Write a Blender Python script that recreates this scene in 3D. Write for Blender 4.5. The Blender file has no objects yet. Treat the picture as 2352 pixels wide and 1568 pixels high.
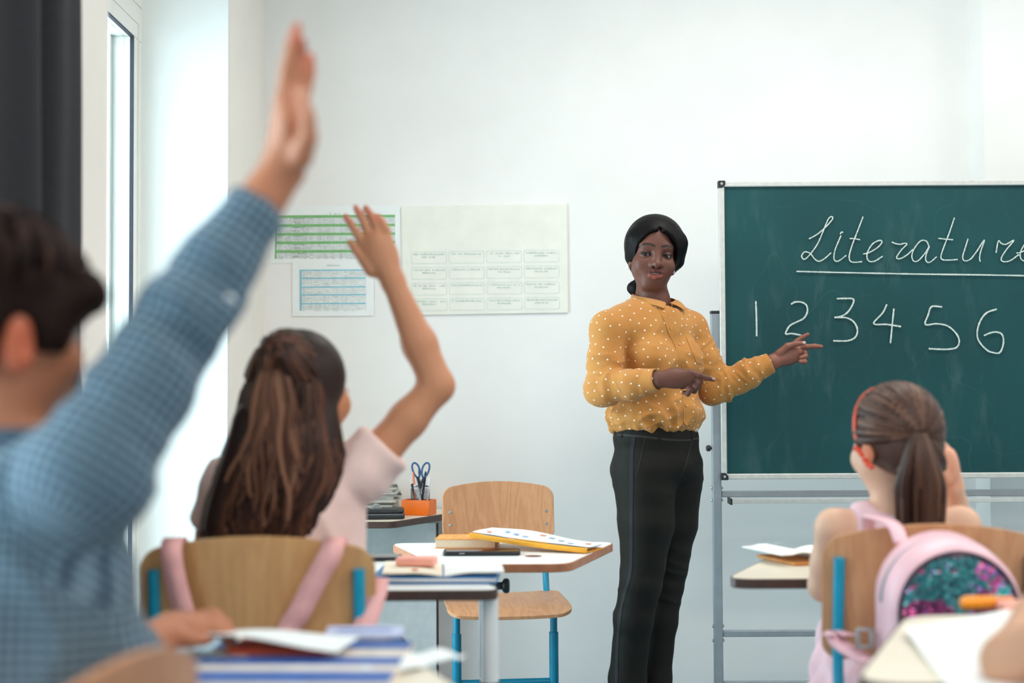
import bpy, math, random
import numpy as np
from mathutils import Vector, Matrix, Euler
from mathutils.bvhtree import BVHTree

R = math.radians
PI = math.pi
SC = bpy.context.scene
COL = SC.collection
rng = random.Random(7)
nrng = np.random.RandomState(11)

# ------------------------------------------------------------------ camera
FPX = 3267.0            # focal length in pixels of the 2352 x 1568 frame (50 mm on 36 mm)
CAM = Vector((0.0, 0.0, 1.09))
PITCH, ROLL = R(2.03), R(0.3)
_R0 = Vector((1, 0, 0)); _F = Vector((0, math.cos(PITCH), math.sin(PITCH))); _U0 = Vector((0, -math.sin(PITCH), math.cos(PITCH)))
_RR = _R0 * math.cos(ROLL) - _U0 * math.sin(ROLL)
_UU = _U0 * math.cos(ROLL) + _R0 * math.sin(ROLL)
cam_data = bpy.data.cameras.new('camera')
cam_data.lens = 50.0; cam_data.sensor_width = 36.0; cam_data.sensor_fit = 'HORIZONTAL'
cam_data.clip_start = 0.05
cam_data.dof.use_dof = True
cam_data.dof.focus_distance = 4.42
cam_data.dof.aperture_fstop = 2.1
cam = bpy.data.objects.new('camera', cam_data); COL.objects.link(cam)
cam.matrix_world = Matrix(((_RR.x, _UU.x, -_F.x, CAM.x), (_RR.y, _UU.y, -_F.y, CAM.y), (_RR.z, _UU.z, -_F.z, CAM.z), (0, 0, 0, 1)))
SC.camera = cam

def P(u, v, d):
    """point of the room at depth Y = d seen at pixel (u, v) of the photograph"""
    r = _F + _RR * ((u - 1176.0) / FPX) - _UU * ((v - 784.0) / FPX)
    return CAM + r * (d / r.y)

def PZ(u, v, z):
    """point of the horizontal plane Z = z seen at pixel (u, v)"""
    r = _F + _RR * ((u - 1176.0) / FPX) - _UU * ((v - 784.0) / FPX)
    return CAM + r * ((z - CAM.z) / r.z)

# ------------------------------------------------------------------ light
SC.view_settings.view_transform = 'Standard'
SC.view_settings.look = 'None'
SC.view_settings.gamma = 1.0
SC.view_settings.use_curve_mapping = False
SC.view_settings.exposure = 0.84
SC.cycles.use_denoising = True
SC.cycles.max_bounces = 10
SC.cycles.diffuse_bounces = 6
SC.cycles.glossy_bounces = 3
SC.cycles.transparent_max_bounces = 12
SC.cycles.sample_clamp_indirect = 6.0
SC.cycles.caustics_reflective = False
SC.cycles.caustics_refractive = False

world = bpy.data.worlds.new('overcast_sky'); SC.world = world
world.use_nodes = True
bgn = world.node_tree.nodes['Background']
bgn.inputs['Color'].default_value = (0.78, 0.92, 1.0, 1)
bgn.inputs['Strength'].default_value = 4.7

XL, XR, YF, YB, ZC = -0.93, 4.6, 5.35, -3.6, 3.05      # the room
WIN = [(3.26, 4.67), (0.75, 2.35), (-1.75, -0.15)]     # window niches in the left wall (Y ranges)
WZ0, WZ1 = 0.06, 2.75
for i, (y0, y1) in enumerate(WIN):                      # sky portals in the window openings
    L = bpy.data.lights.new('window_portal', 'AREA'); L.shape = 'RECTANGLE'
    L.size, L.size_y = (y1 - y0), WZ1 - WZ0
    L.cycles.is_portal = True
    o = bpy.data.objects.new('window_portal', L); COL.objects.link(o)
    o.location = (XL - 0.34, (y0 + y1) / 2, (WZ0 + WZ1) / 2)
    o.rotation_euler = (R(90), 0, R(-90))
FILL_LAMPS = [(0.9, 3.9), (2.9, 3.9), (0.9, 1.2), (2.9, 1.2), (0.9, -1.6), (2.9, -1.6)]
FILL_LAMP_W = 10.0
for (x, y) in FILL_LAMPS:                                    # fill light from added, unseen ceiling lamps (their housings are built further down)
    L = bpy.data.lights.new('fill_lamp_light', 'AREA'); L.shape = 'RECTANGLE'
    L.size, L.size_y = 1.15, 0.55
    L.energy = FILL_LAMP_W; L.color = (1.0, 0.925, 0.84)
    o = bpy.data.objects.new('fill_lamp_light', L); COL.objects.link(o)
    o.location = (x, y, ZC - 0.085)

# ------------------------------------------------------------------ materials
def lin(c):
    return tuple(((x / 255.0) / 12.92 if x / 255.0 <= 0.04045 else ((x / 255.0 + 0.055) / 1.055) ** 2.4) for x in c[:3]) + (1.0,)

def nt_new(name):
    m = bpy.data.materials.new(name); m.use_nodes = True
    nt = m.node_tree; nt.nodes.clear()
    out = nt.nodes.new('ShaderNodeOutputMaterial')
    b = nt.nodes.new('ShaderNodeBsdfPrincipled')
    nt.links.new(b.outputs[0], out.inputs[0])
    return m, nt, b

def node(nt, t, **kw):
    n = nt.nodes.new(t)
    for k, v in kw.items(): setattr(n, k, v)
    return n

def coords(nt, scale=(1, 1, 1), src='Object', attr=None):
    mp = node(nt, 'ShaderNodeMapping')
    mp.inputs['Scale'].default_value = scale
    if attr:
        a = node(nt, 'ShaderNodeAttribute'); a.attribute_name = attr
        nt.links.new(a.outputs['Vector'], mp.inputs['Vector'])
    else:
        tc = node(nt, 'ShaderNodeTexCoord')
        nt.links.new(tc.outputs[src], mp.inputs['Vector'])
    return mp.outputs[0]

def noise(nt, vec, scale, detail=3, rough=0.5):
    n = node(nt, 'ShaderNodeTexNoise')
    n.inputs['Scale'].default_value = scale; n.inputs['Detail'].default_value = detail; n.inputs['Roughness'].default_value = rough
    nt.links.new(vec, n.inputs['Vector'])
    return n.outputs['Fac']

def ramp(nt, fac, stops):
    r = node(nt, 'ShaderNodeValToRGB')
    e = r.color_ramp.elements
    while len(e) < len(stops): e.new(0.5)
    for el, (p, c) in zip(e, stops):
        el.position = p; el.color = c if len(c) == 4 else lin(c)
    nt.links.new(fac, r.inputs[0])
    return r.outputs[0]

def bump(nt, b, fac, strength, dist):
    n = node(nt, 'ShaderNodeBump'); n.inputs['Strength'].default_value = strength; n.inputs['Distance'].default_value = dist
    nt.links.new(fac, n.inputs['Height']); nt.links.new(n.outputs[0], b.inputs['Normal'])

def vmul(c, f): return tuple(max(0, min(255, x * f)) for x in c)

def mat(name, c, rough=0.5, var=0.06, scale=30.0, bmp=0.0, bscale=200.0, metal=0.0, spec=0.5, sheen=0.0, sss=0.0, stretch=(1, 1, 1)):
    """plain surface with a little procedural variation of tone and fine relief"""
    m, nt, b = nt_new(name)
    v = coords(nt, stretch)
    f = noise(nt, v, scale)
    col = ramp(nt, f, [(0.3, lin(vmul(c, 1 - var))), (0.7, lin(vmul(c, 1 + var)))])
    nt.links.new(col, b.inputs['Base Color'])
    b.inputs['Roughness'].default_value = rough; b.inputs['Metallic'].default_value = metal
    b.inputs['Specular IOR Level'].default_value = spec
    if sheen: b.inputs['Sheen Weight'].default_value = sheen
    if sss:
        b.inputs['Subsurface Weight'].default_value = sss
        b.inputs['Subsurface Radius'].default_value = (0.012, 0.005, 0.003)
        b.inputs['Subsurface Scale'].default_value = 1.0
    if bmp: bump(nt, b, noise(nt, v, bscale, 4), bmp, 0.002)
    return m

def wood(name, c1, c2, axis='Z', rough=0.42):
    m, nt, b = nt_new(name)
    st = {'Z': (1, 1, 0.1), 'X': (0.1, 1, 1), 'Y': (1, 0.1, 1)}[axis]
    v = coords(nt, st)
    big = noise(nt, v, 14, 2)
    wv = node(nt, 'ShaderNodeMath', operation='MULTIPLY'); nt.links.new(big, wv.inputs[0]); wv.inputs[1].default_value = 55.0
    sn = node(nt, 'ShaderNodeMath', operation='SINE'); nt.links.new(wv.outputs[0], sn.inputs[0])
    v2 = coords(nt, tuple(x * (1 if x == 1 else 0.3) for x in st))
    fine = noise(nt, v2, 300, 2)
    mx = node(nt, 'ShaderNodeMath', operation='MULTIPLY_ADD'); nt.links.new(sn.outputs[0], mx.inputs[0]); mx.inputs[1].default_value = 0.24; nt.links.new(fine, mx.inputs[2])
    col = ramp(nt, mx.outputs[0], [(0.12, lin(c2)), (0.88, lin(c1))])
    nt.links.new(col, b.inputs['Base Color'])
    b.inputs['Roughness'].default_value = rough
    bump(nt, b, fine, 0.08, 0.001)
    return m

def vcol_mat(name, rough=0.5, spec=0.4, attr='Col', sss=0.0, var=0.0, bmp=0.0, bscale=600.0, sheen=0.0):
    m, nt, b = nt_new(name)
    a = node(nt, 'ShaderNodeAttribute'); a.attribute_name = attr
    src = a.outputs['Color']
    v = coords(nt)
    if var:
        f = noise(nt, v, 60)
        mr = node(nt, 'ShaderNodeMapRange'); nt.links.new(f, mr.inputs[0]); mr.inputs[3].default_value = 1 - var; mr.inputs[4].default_value = 1 + var
        mm = node(nt, 'ShaderNodeVectorMath', operation='SCALE'); nt.links.new(src, mm.inputs[0]); nt.links.new(mr.outputs[0], mm.inputs['Scale'])
        src = mm.outputs[0]
    nt.links.new(src, b.inputs['Base Color'])
    b.inputs['Roughness'].default_value = rough; b.inputs['Specular IOR Level'].default_value = spec
    if sheen: b.inputs['Sheen Weight'].default_value = sheen
    if sss:
        b.inputs['Subsurface Weight'].default_value = sss
        b.inputs['Subsurface Radius'].default_value = (0.010, 0.004, 0.002)
        b.inputs['Subsurface Scale'].default_value = 1.0
    if bmp: bump(nt, b, noise(nt, v, bscale, 3), bmp, 0.001)
    return m

# ------------------------------------------------------------------ objects
def tag(o, label=None, cat=None, group=None, kind=None):
    if label: o['label'] = label
    if cat: o['category'] = cat
    if group: o['group'] = group
    if kind: o['kind'] = kind
    return o

def empty(name, loc=(0, 0, 0), rz=0.0, label=None, cat=None, group=None):
    o = bpy.data.objects.new(name, None); o.empty_display_size = 0.05
    COL.objects.link(o); o.location = loc; o.rotation_euler = (0, 0, rz)
    return tag(o, label, cat, group)

def lmat(o):
    """world matrix from the local transforms (no depsgraph update needed)"""
    m = o.matrix_basis.copy()
    p = o.parent
    while p is not None:
        m = p.matrix_basis @ m; p = p.parent
    return m

def link_mesh(name, me, m=None, parent=None, smooth=None):
    if m is not None and not me.materials: me.materials.append(m)
    if smooth is not None and len(me.polygons):
        me.polygons.foreach_set('use_smooth', [True] * len(me.polygons))
        if smooth < 180: me.set_sharp_from_angle(angle=R(smooth))
    o = bpy.data.objects.new(name, me); COL.objects.link(o)
    if parent is not None: o.parent = parent
    return o

def copy_tree(o, parent=None):
    c = o.copy(); COL.objects.link(c)
    if parent is not None: c.parent = parent
    for ch in list(o.children): copy_tree(ch, c)
    return c

def catmull(pts, n=8, closed=False):
    pts = [Vector(p) for p in pts]
    if len(pts) < 3: return pts
    out = []
    N = len(pts)
    rngi = range(N if closed else N - 1)
    for i in rngi:
        p0 = pts[(i - 1) % N] if (closed or i > 0) else pts[0] * 2 - pts[1]
        p1 = pts[i]; p2 = pts[(i + 1) % N]
        p3 = pts[(i + 2) % N] if (closed or i + 2 < N) else p2 * 2 - p1
        for k in range(n):
            t = k / n
            out.append(0.5 * ((2 * p1) + (p2 - p0) * t + (2 * p0 - 5 * p1 + 4 * p2 - p3) * t * t + (3 * p1 - p0 - 3 * p2 + p3) * t ** 3))
    if not closed: out.append(pts[-1])
    return out

def round_poly(pts, r, n=6):
    """2-D polygon with rounded corners; r one radius or a list"""
    out = []; N = len(pts)
    for i in range(N):
        p = Vector(pts[i]); a = Vector(pts[i - 1]); b = Vector(pts[(i + 1) % N])
        rr = r[i] if isinstance(r, (list, tuple)) else r
        d1 = (a - p).normalized(); d2 = (b - p).normalized()
        ang = d1.angle(d2); t = min(rr / math.tan(ang / 2), 0.49 * (a - p).length, 0.49 * (b - p).length)
        s, e = p + d1 * t, p + d2 * t
        for k in range(n + 1):
            q = k / n
            out.append((1 - q) ** 2 * s + 2 * q * (1 - q) * p + q * q * e)
    return [(q.x, q.y) for q in out]

class MB:
    def __init__(s): s.v = []; s.f = []
    def add(s, vs, fs):
        b = len(s.v); s.v += [tuple(v) for v in vs]; s.f += [tuple(i + b for i in f) for f in fs]; return s
    def box(s, c, sz, M=None):
        c = Vector(c); h = Vector(sz) / 2
        vs = [Vector((x, y, z)) for x in (-h.x, h.x) for y in (-h.y, h.y) for z in (-h.z, h.z)]
        vs = [(M @ v if M is not None else v) + c for v in vs]
        return s.add(vs, [(0, 1, 3, 2), (4, 6, 7, 5), (0, 4, 5, 1), (2, 3, 7, 6), (0, 2, 6, 4), (1, 5, 7, 3)])
    def prism(s, pts, z0, z1, M=None):
        n = len(pts)
        vs = [Vector((x, y, z0)) for x, y in pts] + [Vector((x, y, z1)) for x, y in pts]
        if M is not None: vs = [M @ v for v in vs]
        return s.add(vs, [tuple(range(n))[::-1], tuple(range(n, 2 * n))] + [(i, (i + 1) % n, n + (i + 1) % n, n + i) for i in range(n)])
    def ring(s, outer, inner, z0, z1, M=None):
        n = len(outer)
        vs = [Vector((x, y, z)) for z in (z0, z1) for L in (outer, inner) for x, y in L]
        if M is not None: vs = [M @ v for v in vs]
        fs = []
        for i in range(n):
            j = (i + 1) % n
            o0, i0, o1, i1 = 0, n, 2 * n, 3 * n
            fs += [(o0 + i, o0 + j, o1 + j, o1 + i), (i0 + j, i0 + i, i1 + i, i1 + j), (o1 + i, o1 + j, i1 + j, i1 + i), (o0 + j, o0 + i, i0 + i, i0 + j)]
        return s.add(vs, fs)
    def tube(s, path, r, seg=12, cap=True, flat=1.0, flat_dir=None):
        path = [Vector(p) for p in path]; n = len(path)
        rr = r if isinstance(r, (list, tuple)) else [r] * n
        t0 = (path[1] - path[0]).normalized()
        nrm = (flat_dir or (Vector((0, 0, 1)) if abs(t0.z) < 0.9 else Vector((1, 0, 0))))
        nrm = (nrm - t0 * nrm.dot(t0)).normalized()
        vs = []; fs = []
        for i, p in enumerate(path):
            t = (path[min(i + 1, n - 1)] - path[max(i - 1, 0)]).normalized()
            if flat_dir is not None: nrm = (flat_dir - t * flat_dir.dot(t)).normalized()
            else: nrm = (nrm - t * nrm.dot(t)).normalized()
            b = t.cross(nrm)
            for k in range(seg):
                a = 2 * PI * k / seg
                vs.append(p + (b * math.cos(a) + nrm * (math.sin(a) * flat)) * rr[i])
        for i in range(n - 1):
            for k in range(seg):
                k2 = (k + 1) % seg
                fs.append((i * seg + k, i * seg + k2, (i + 1) * seg + k2, (i + 1) * seg + k))
        if cap: fs += [tuple(range(seg))[::-1], tuple((n - 1) * seg + k for k in range(seg))]
        return s.add(vs, fs)
    def lathe(s, prof, seg=20, M=None):
        vs = []; fs = []; n = len(prof)
        for (r, z) in prof:
            for k in range(seg):
                a = 2 * PI * k / seg
                vs.append(Vector((r * math.cos(a), r * math.sin(a), z)))
        for i in range(n - 1):
            for k in range(seg):
                k2 = (k + 1) % seg
                fs.append((i * seg + k, i * seg + k2, (i + 1) * seg + k2, (i + 1) * seg + k))
        if prof[0][0] > 1e-6: fs.append(tuple(range(seg))[::-1])
        if prof[-1][0] > 1e-6: fs.append(tuple((n - 1) * seg + k for k in range(seg)))
        if M is not None: vs = [M @ v for v in vs]
        return s.add(vs, fs)
    def sheet(s, grid, th=0.0, nrm=None):
        """grid[i][j] of points; a thickness along nrm makes it a slab"""
        ni, nj = len(grid), len(grid[0])
        vs = [Vector(p) for row in grid for p in row]
        fs = [(i * nj + j, i * nj + j + 1, (i + 1) * nj + j + 1, (i + 1) * nj + j) for i in range(ni - 1) for j in range(nj - 1)]
        if th:
            nn = Vector(nrm).normalized() * th; m = ni * nj
            vs += [v + nn for v in vs[:m]]
            fs += [tuple(m + k for k in f[::-1]) for f in fs]
            bd = [(0, j) for j in range(nj)] + [(i, nj - 1) for i in range(1, ni)] + [(ni - 1, j) for j in range(nj - 2, -1, -1)] + [(i, 0) for i in range(ni - 2, 0, -1)]
            ids = [i * nj + j for i, j in bd]
            for a, b in zip(ids, ids[1:] + ids[:1]): fs.append((b, a, m + a, m + b))
        return s.add(vs, fs)
    def build(s, name, m, parent=None, bevel=0.0, seg=2, smooth=35, world=False):
        vs = s.v
        if world and parent is not None:
            W = lmat(parent).inverted(); vs = [W @ Vector(v) for v in vs]
        me = bpy.data.meshes.new(name); me.from_pydata([tuple(v) for v in vs], [], s.f); me.update()
        o = link_mesh(name, me, m, parent, smooth)
        if bevel:
            bm_ = o.modifiers.new('bevel', 'BEVEL'); bm_.width = bevel; bm_.segments = seg; bm_.limit_method = 'ANGLE'; bm_.angle_limit = R(40); bm_.harden_normals = False
        return o

def fix_normals(o):
    import bmesh
    bm = bmesh.new(); bm.from_mesh(o.data); bmesh.ops.recalc_face_normals(bm, faces=bm.faces); bm.to_mesh(o.data); bm.free()
    return o
# ================================================================== ROOM
M_wall = mat('painted_plaster', (241, 239, 237), 0.75, 0.012, 3.0, 0.05, 240)
M_pier = mat('warm_white_paint', (238, 231, 224), 0.7, 0.012, 3.0, 0.05, 240)
M_reveal = mat('window_reveal_white', (240, 243, 242), 0.7, 0.01, 3.0, 0.04, 200)
M_floor = mat('grey_blue_linoleum', (116, 146, 160), 0.4, 0.06, 9.0, 0.03, 300)
M_ceil = mat('ceiling_paint', (240, 240, 238), 0.8, 0.01, 3.0)
M_frame = mat('white_window_plastic', (236, 234, 228), 0.35, 0.01, 6.0)
M_seal = mat('dark_rubber_seal', (45, 48, 62), 0.6, 0.1)
M_stucco = mat('exterior_stucco', (226, 226, 216), 0.9, 0.05, 120.0, 0.8, 300)
M_alu = mat('brushed_aluminium', (205, 204, 200), 0.42, 0.03, 60.0, metal=0.25)
M_teal_plastic = mat('pale_teal_plastic', (176, 206, 208), 0.4, 0.03)

def glass_mat(name, tint):
    m = bpy.data.materials.new(name); m.use_nodes = True; nt = m.node_tree; nt.nodes.clear()
    out = node(nt, 'ShaderNodeOutputMaterial'); mx = node(nt, 'ShaderNodeMixShader')
    tr = node(nt, 'ShaderNodeBsdfTransparent'); tr.inputs[0].default_value = tint
    gl = node(nt, 'ShaderNodeBsdfGlossy'); gl.inputs['Roughness'].default_value = 0.02
    fr = node(nt, 'ShaderNodeFresnel'); fr.inputs[0].default_value = 1.45
    ml = node(nt, 'ShaderNodeMath', operation='MULTIPLY'); nt.links.new(fr.outputs[0], ml.inputs[0]); ml.inputs[1].default_value = 0.5
    nt.links.new(ml.outputs[0], mx.inputs[0]); nt.links.new(tr.outputs[0], mx.inputs[1]); nt.links.new(gl.outputs[0], mx.inputs[2]); nt.links.new(mx.outputs[0], out.inputs[0])
    return m
M_glass = glass_mat('window_glass', (0.93, 0.98, 0.98, 1))

def struct(name, mb, m, bevel=0.0):
    o = mb.build(name, m, None, bevel); o['kind'] = 'structure'; return o
def slab(x0, x1, y0, y1, z0, z1):
    return MB().box(((x0 + x1) / 2, (y0 + y1) / 2, (z0 + z1) / 2), (x1 - x0, y1 - y0, z1 - z0))
TW = 0.30
struct('floor', slab(XL - 0.6, XR + 0.2, YB - 0.2, YF + 0.2, -0.1, 0), M_floor)
struct('ceiling', slab(XL - 0.6, XR + 0.2, YB - 0.2, YF + 0.2, ZC, ZC + 0.12), M_ceil)
struct('wall_front', slab(XL - 0.6, XR + 0.2, YF, YF + 0.2, 0, ZC), M_wall)
struct('wall_back', slab(XL - 0.6, XR + 0.2, YB - 0.2, YB, 0, ZC), M_wall)
struct('wall_right', slab(XR, XR + 0.2, YB, YF, 0, ZC), M_wall)
ys = [YB] + [y for w in sorted(WIN) for y in w] + [YF]
wl = MB()
for a, b in zip(ys[0::2], ys[1::2]): wl.box((XL - TW / 2, (a + b) / 2, ZC / 2), (TW, b - a, ZC))
for a, b in WIN:
    wl.box((XL - TW / 2, (a + b) / 2, WZ0 / 2), (TW, b - a, WZ0))
    wl.box((XL - TW / 2, (a + b) / 2, (WZ1 + ZC) / 2), (TW, b - a, ZC - WZ1))
wall_left = struct('wall_left', wl, M_pier)
# thin whiter slab inside the far reveal, and the pilaster at the right end of the front wall
struct('trim_1', slab(XL - TW + 0.002, XL - 0.002, 4.655, 4.672, WZ0 + 0.03, WZ1), M_reveal)
struct('trim_2', slab(1.737, 2.35, 5.19, YF, 0, ZC), M_wall)
for nm, s_ in (('baseboard_back', slab(XL, XR, YB, YB + .014, 0, 0.08)), ('baseboard_right', slab(XR - 0.014, XR, YB, YF, 0, 0.08))):
    struct(nm, s_, M_frame, 0.004)

XW = -1.217     # inner plane of the window frames
for i, (a, b) in enumerate(WIN):
    w = empty('window_%d' % (i + 1), (XW, (a + b) / 2, WZ0)); w['kind'] = 'structure'
    zt, zb, fw = 2.36, 0.10, 0.115
    f = MB()
    xc = XW - 0.035; dx = 0.07
    for (y0, y1, z0, z1) in ((a, b, zt - fw, zt), (a, b, zb, zb + fw), (a, a + fw, zb + fw, zt - fw), (b - fw, b, zb + fw, zt - fw)):
        f.box((xc, (y0 + y1) / 2, (z0 + z1) / 2), (dx, y1 - y0, z1 - z0))
    f.build('window_frame', M_frame, w, 0.004, world=True)
    li = MB()                                # sash line on the frame
    for (y0, y1, z0, z1) in ((a + .06, b - .06, zt - .064, zt - .06), (a + .06, b - .06, zb + .06, zb + .064), (b - .066, b - .062, zb + .06, zt - .06)):
        li.box((XW + 0.002, (y0 + y1) / 2, (z0 + z1) / 2), (0.006, y1 - y0, z1 - z0))
    li.build('sash', M_frame, w, world=True)
    s_ = MB()
    for (y0, y1, z0, z1) in ((a + fw, b - fw, zt - fw - .005, zt - fw), (a + fw, b - fw, zb + fw, zb + fw + .008), (b - fw - .005, b - fw, zb + fw, zt - fw), (a + fw, a + fw + .008, zb + fw, zt - fw)):
        s_.box((XW - 0.004, (y0 + y1) / 2, (z0 + z1) / 2), (0.012, y1 - y0, z1 - z0))
    s_.build('rubber_seal', M_seal, w, world=True)
    MB().box((XW - .03, (a + b) / 2, (zt + zb) / 2), (.006, b - a - 2 * fw, zt - zb - 2 * fw)).build('pane', M_glass, w, world=True)
    MB().box(((XL + XW) / 2, (a + b) / 2, WZ0 + 0.015), (XL - XW + 0.03, b - a - .004, 0.03)).build('window_sill', M_frame, w, 0.005, world=True)
    MB().box((XW - .035, (a + b) / 2, (zt + WZ1) / 2 + .001), (.07, b - a, WZ1 - zt)).build('lintel_panel', M_frame, w, world=True)
    MB().box((XW - .035, (a + b) / 2, (zb + WZ0) / 2), (.07, b - a, zb - WZ0)).build('sill_panel', M_frame, w, world=True)
    o_ = MB()                                # outer frame ribs seen through the pane, and the rough outside reveal
    for k, dxx in enumerate((0.072, 0.082, 0.094)): o_.box((XW - dxx, b - fw - .01 + .012 * k, (zt + zb) / 2), (.008, .03, zt - zb - .1))
    o_.build('outer_rib', M_frame, w, world=True)
    MB().box((XW - .112, b - .035, (zt + zb) / 2), (.022, .06, zt - zb)).build('shutter_rail', M_teal_plastic, w, world=True)
    MB().box((XW - .22, b + .05, 1.4), (.2, .16, 2.7)).build('outside_reveal', M_stucco, w, world=True)

# ceiling lamps out of view, added as fill for the room
M_fillbody = mat('fill_lamp_housing', (230, 230, 228), 0.5)
m_dif, nt_, b_ = nt_new('fill_lamp_diffuser'); b_.inputs['Base Color'].default_value = (.9, .9, .9, 1); b_.inputs['Emission Color'].default_value = (1, .95, .88, 1); b_.inputs['Emission Strength'].default_value = 2.0
fill_lamp0 = None
LW = ['over the chalkboard side of the class', 'over the right end of the front wall', 'over the left rows of desks', 'over the right rows of desks', 'at the back left of the room', 'at the back right of the room']
for k, (x, y) in enumerate(FILL_LAMPS):
    if fill_lamp0 is None:
        fill_lamp0 = l = empty('fill_lamp', (x, y, ZC))
        MB().box((0, 0, -.035), (1.24, .64, .07)).build('housing', M_fillbody, l, .005)
        MB().box((0, 0, -.074), (1.16, .56, .008)).build('diffuser', m_dif, l)
    else:
        l = copy_tree(fill_lamp0); l.location = (x, y, ZC)
    tag(l, 'added unseen white rectangular ceiling fill lamp ' + LW[k], 'lamp', 'added fill lamps')

# dark curtain, gathered beside the near window pier
M_curtain = mat('charcoal_curtain_cloth', (27, 27, 33), 0.8, 0.1, 60.0, 0.25, 900)
cu = MB(); g = []
y0c, y1c = 1.85, 2.655
n = 240
for k in range(n + 1):
    t = k / n; y = y0c + (y1c - y0c) * t
    ph = 2 * PI * (y1c - y) / 0.215 + 0.5 * math.sin(5 * y)
    xo = XL + 0.085 + 0.042 * math.sin(ph) + 0.01 * math.sin(2.7 * ph)
    yy = y + 0.02 * math.cos(ph)
    g.append([(xo + 0.004 * math.sin(z * 3 + k * .07), yy, z) for z in np.linspace(0.05, 2.88, 10)])
g2 = g
cu.sheet(g2, 0.004, (-1, 0, 0))
cur = empty('curtain', (XL + .08, 2.4, 0.05), 0, 'charcoal full-length curtain hanging in folds beside the window', 'curtain')
fix_normals(cu.build('curtain_cloth', M_curtain, cur, smooth=60, world=True))
rod = MB().tube([(XL + .085, 1.75, 2.91), (XL + .085, 2.95, 2.91)], .014); rod.build('curtain_rod', M_seal, cur, world=True)
for y in (1.8, 2.9): MB().box((XL + .045, y, 2.91), (.088, .02, .02)).build('rod_bracket', M_seal, cur, world=True)

# ================================================================== WALL SHEETS
M_paper = mat('white_paper', (240, 243, 243), 0.8, 0.012, 8.0)
M_card = mat('cream_card', (238, 236, 226), 0.75, 0.015, 12.0)
M_green = mat('print_green', (128, 184, 122), 0.8, 0.04, 40.0)
M_pblue = mat('print_light_blue', (140, 196, 212), 0.8, 0.04, 40.0)
M_gline = mat('print_grey_lines', (204, 210, 209), 0.85, 0.05)
M_gtext = mat('print_grey_text', (190, 198, 197), 0.85, 0.1)
M_ctext = mat('print_sage_text', (190, 202, 192), 0.85, 0.05)
M_cline = mat('print_sage_lines', (208, 217, 208), 0.85, 0.04)
M_cell = mat('print_cell_tint', (226, 231, 230), 0.8, 0.05, 60.0)
DW = YF - 0.006

def wall_quad(mb, u0, v0, u1, v1, off, th=0.0006):
    a, b = P(u0, v0, DW), P(u1, v1, DW)
    mb.box(((a.x + b.x) / 2, YF - off - th / 2, (a.z + b.z) / 2), (abs(b.x - a.x), th, abs(b.z - a.z)))

def text_dashes(mb, u0, u1, v, h, off, seed, cov=0.85):
    """small print too small to read: a row of glyph-like strokes"""
    r = random.Random(seed); u = u0
    while u < u1:
        w = r.uniform(1.2, 3.2)
        if r.random() < cov:
            wall_quad(mb, u, v - h * r.uniform(.55, 1), min(u + w, u1), v, off, .0003)
        u += w + r.uniform(.5, 1.3)

# timetable with green bands
tt = empty('timetable_sheet', (P(770, 545, YF).x, YF, P(770, 545, YF).z), 0, 'white landscape sheet with green-banded timetable taped on the wall', 'poster')
mb = MB(); wall_quad(mb, 619, 473, 919, 603, .0005, .001); mb.build('sheet', M_paper, tt, world=True)
mb = MB()
for v in (494, 514.5, 534.5, 554, 574): wall_quad(mb, 632, v, 907, v + 5, .0016)
wall_quad(mb, 631, 494, 635, 594, .0019)
mb.build('green_band', M_green, tt, world=True)
mb = MB()
for k, v in enumerate((499, 519.5, 539.5, 559, 579)):
    for q in range(1, 4): wall_quad(mb, 636, v + q * 3.9 - .3, 907, v + q * 3.9 + .1, .00155, .0003)
    for u in (644, 652, 672, 690, 722, 726, 734, 741, 772, 778, 790, 806, 830, 838, 860, 876, 890, 906.5): wall_quad(mb, u, v, u + .7, v + 15, .0016, .0004)
o = mb.build('table_lines', M_gline, tt, world=True)
mb = MB()
for k, v in enumerate((499, 519.5, 539.5, 559, 579)):
    for q in range(4):
        for (a, b) in ((637, 650), (653, 671 if q % 2 else 700), (673, 720), (728, 740), (742, 770), (779, 789), (791, 828), (831, 837), (839, 875), (877, 889), (891, 905)):
            text_dashes(mb, a + 1, b - 1, v + 3.4 + q * 3.9, 2.4, .00158, k * 100 + q * 11 + a)
text_dashes(mb, 757, 782, 492, 4, .0018, 5)
o = mb.build('table_print', M_gtext, tt, world=True); o['kind'] = 'stuff'

# timetable with light blue bands
tb = empty('timetable_sheet', (P(765, 660, YF).x, YF, P(765, 660, YF).z), 0, 'white sheet with light blue banded timetable, below the green one', 'poster')
mb = MB(); wall_quad(mb, 671, 598, 859, 725, .0030, .001); mb.build('sheet', M_paper, tb, world=True)
mb = MB()
for v in (619, 637.5, 657.5, 675.5, 695.5): wall_quad(mb, 689, v, 840, v + 2.6, .0042)
wall_quad(mb, 688, 619, 692.5, 713, .0045)
mb.build('blue_band', M_pblue, tb, world=True)
mb = MB()
for v in (621.6, 640, 660, 678, 698):
    for q in range(1, 4): wall_quad(mb, 693, v + q * 4.1 - .3, 840, v + q * 4.1 + .1, .00405, .0003)
    for u in (701, 721, 741, 760, 782, 801, 820, 840): wall_quad(mb, u, v, u + .7, v + 16, .0041, .0004)
o = mb.build('table_lines', M_gline, tb, world=True)
mb = MB()
for k, v in enumerate((621.6, 640, 660, 678, 698)):
    for q in range(4):
        for (a, b) in ((693, 700), (704, 718), (724, 738), (744, 757), (764, 778), (785, 798), (804, 817), (823, 837)):
            if rng.random() < .8: text_dashes(mb, a, b, v + 3.6 + q * 4.1, 2.0, .00408, k * 77 + q * 13 + a)
text_dashes(mb, 750, 781, 611, 4, .0044, 9)
o = mb.build('table_print', M_gtext, tb, world=True); o['kind'] = 'stuff'

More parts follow.
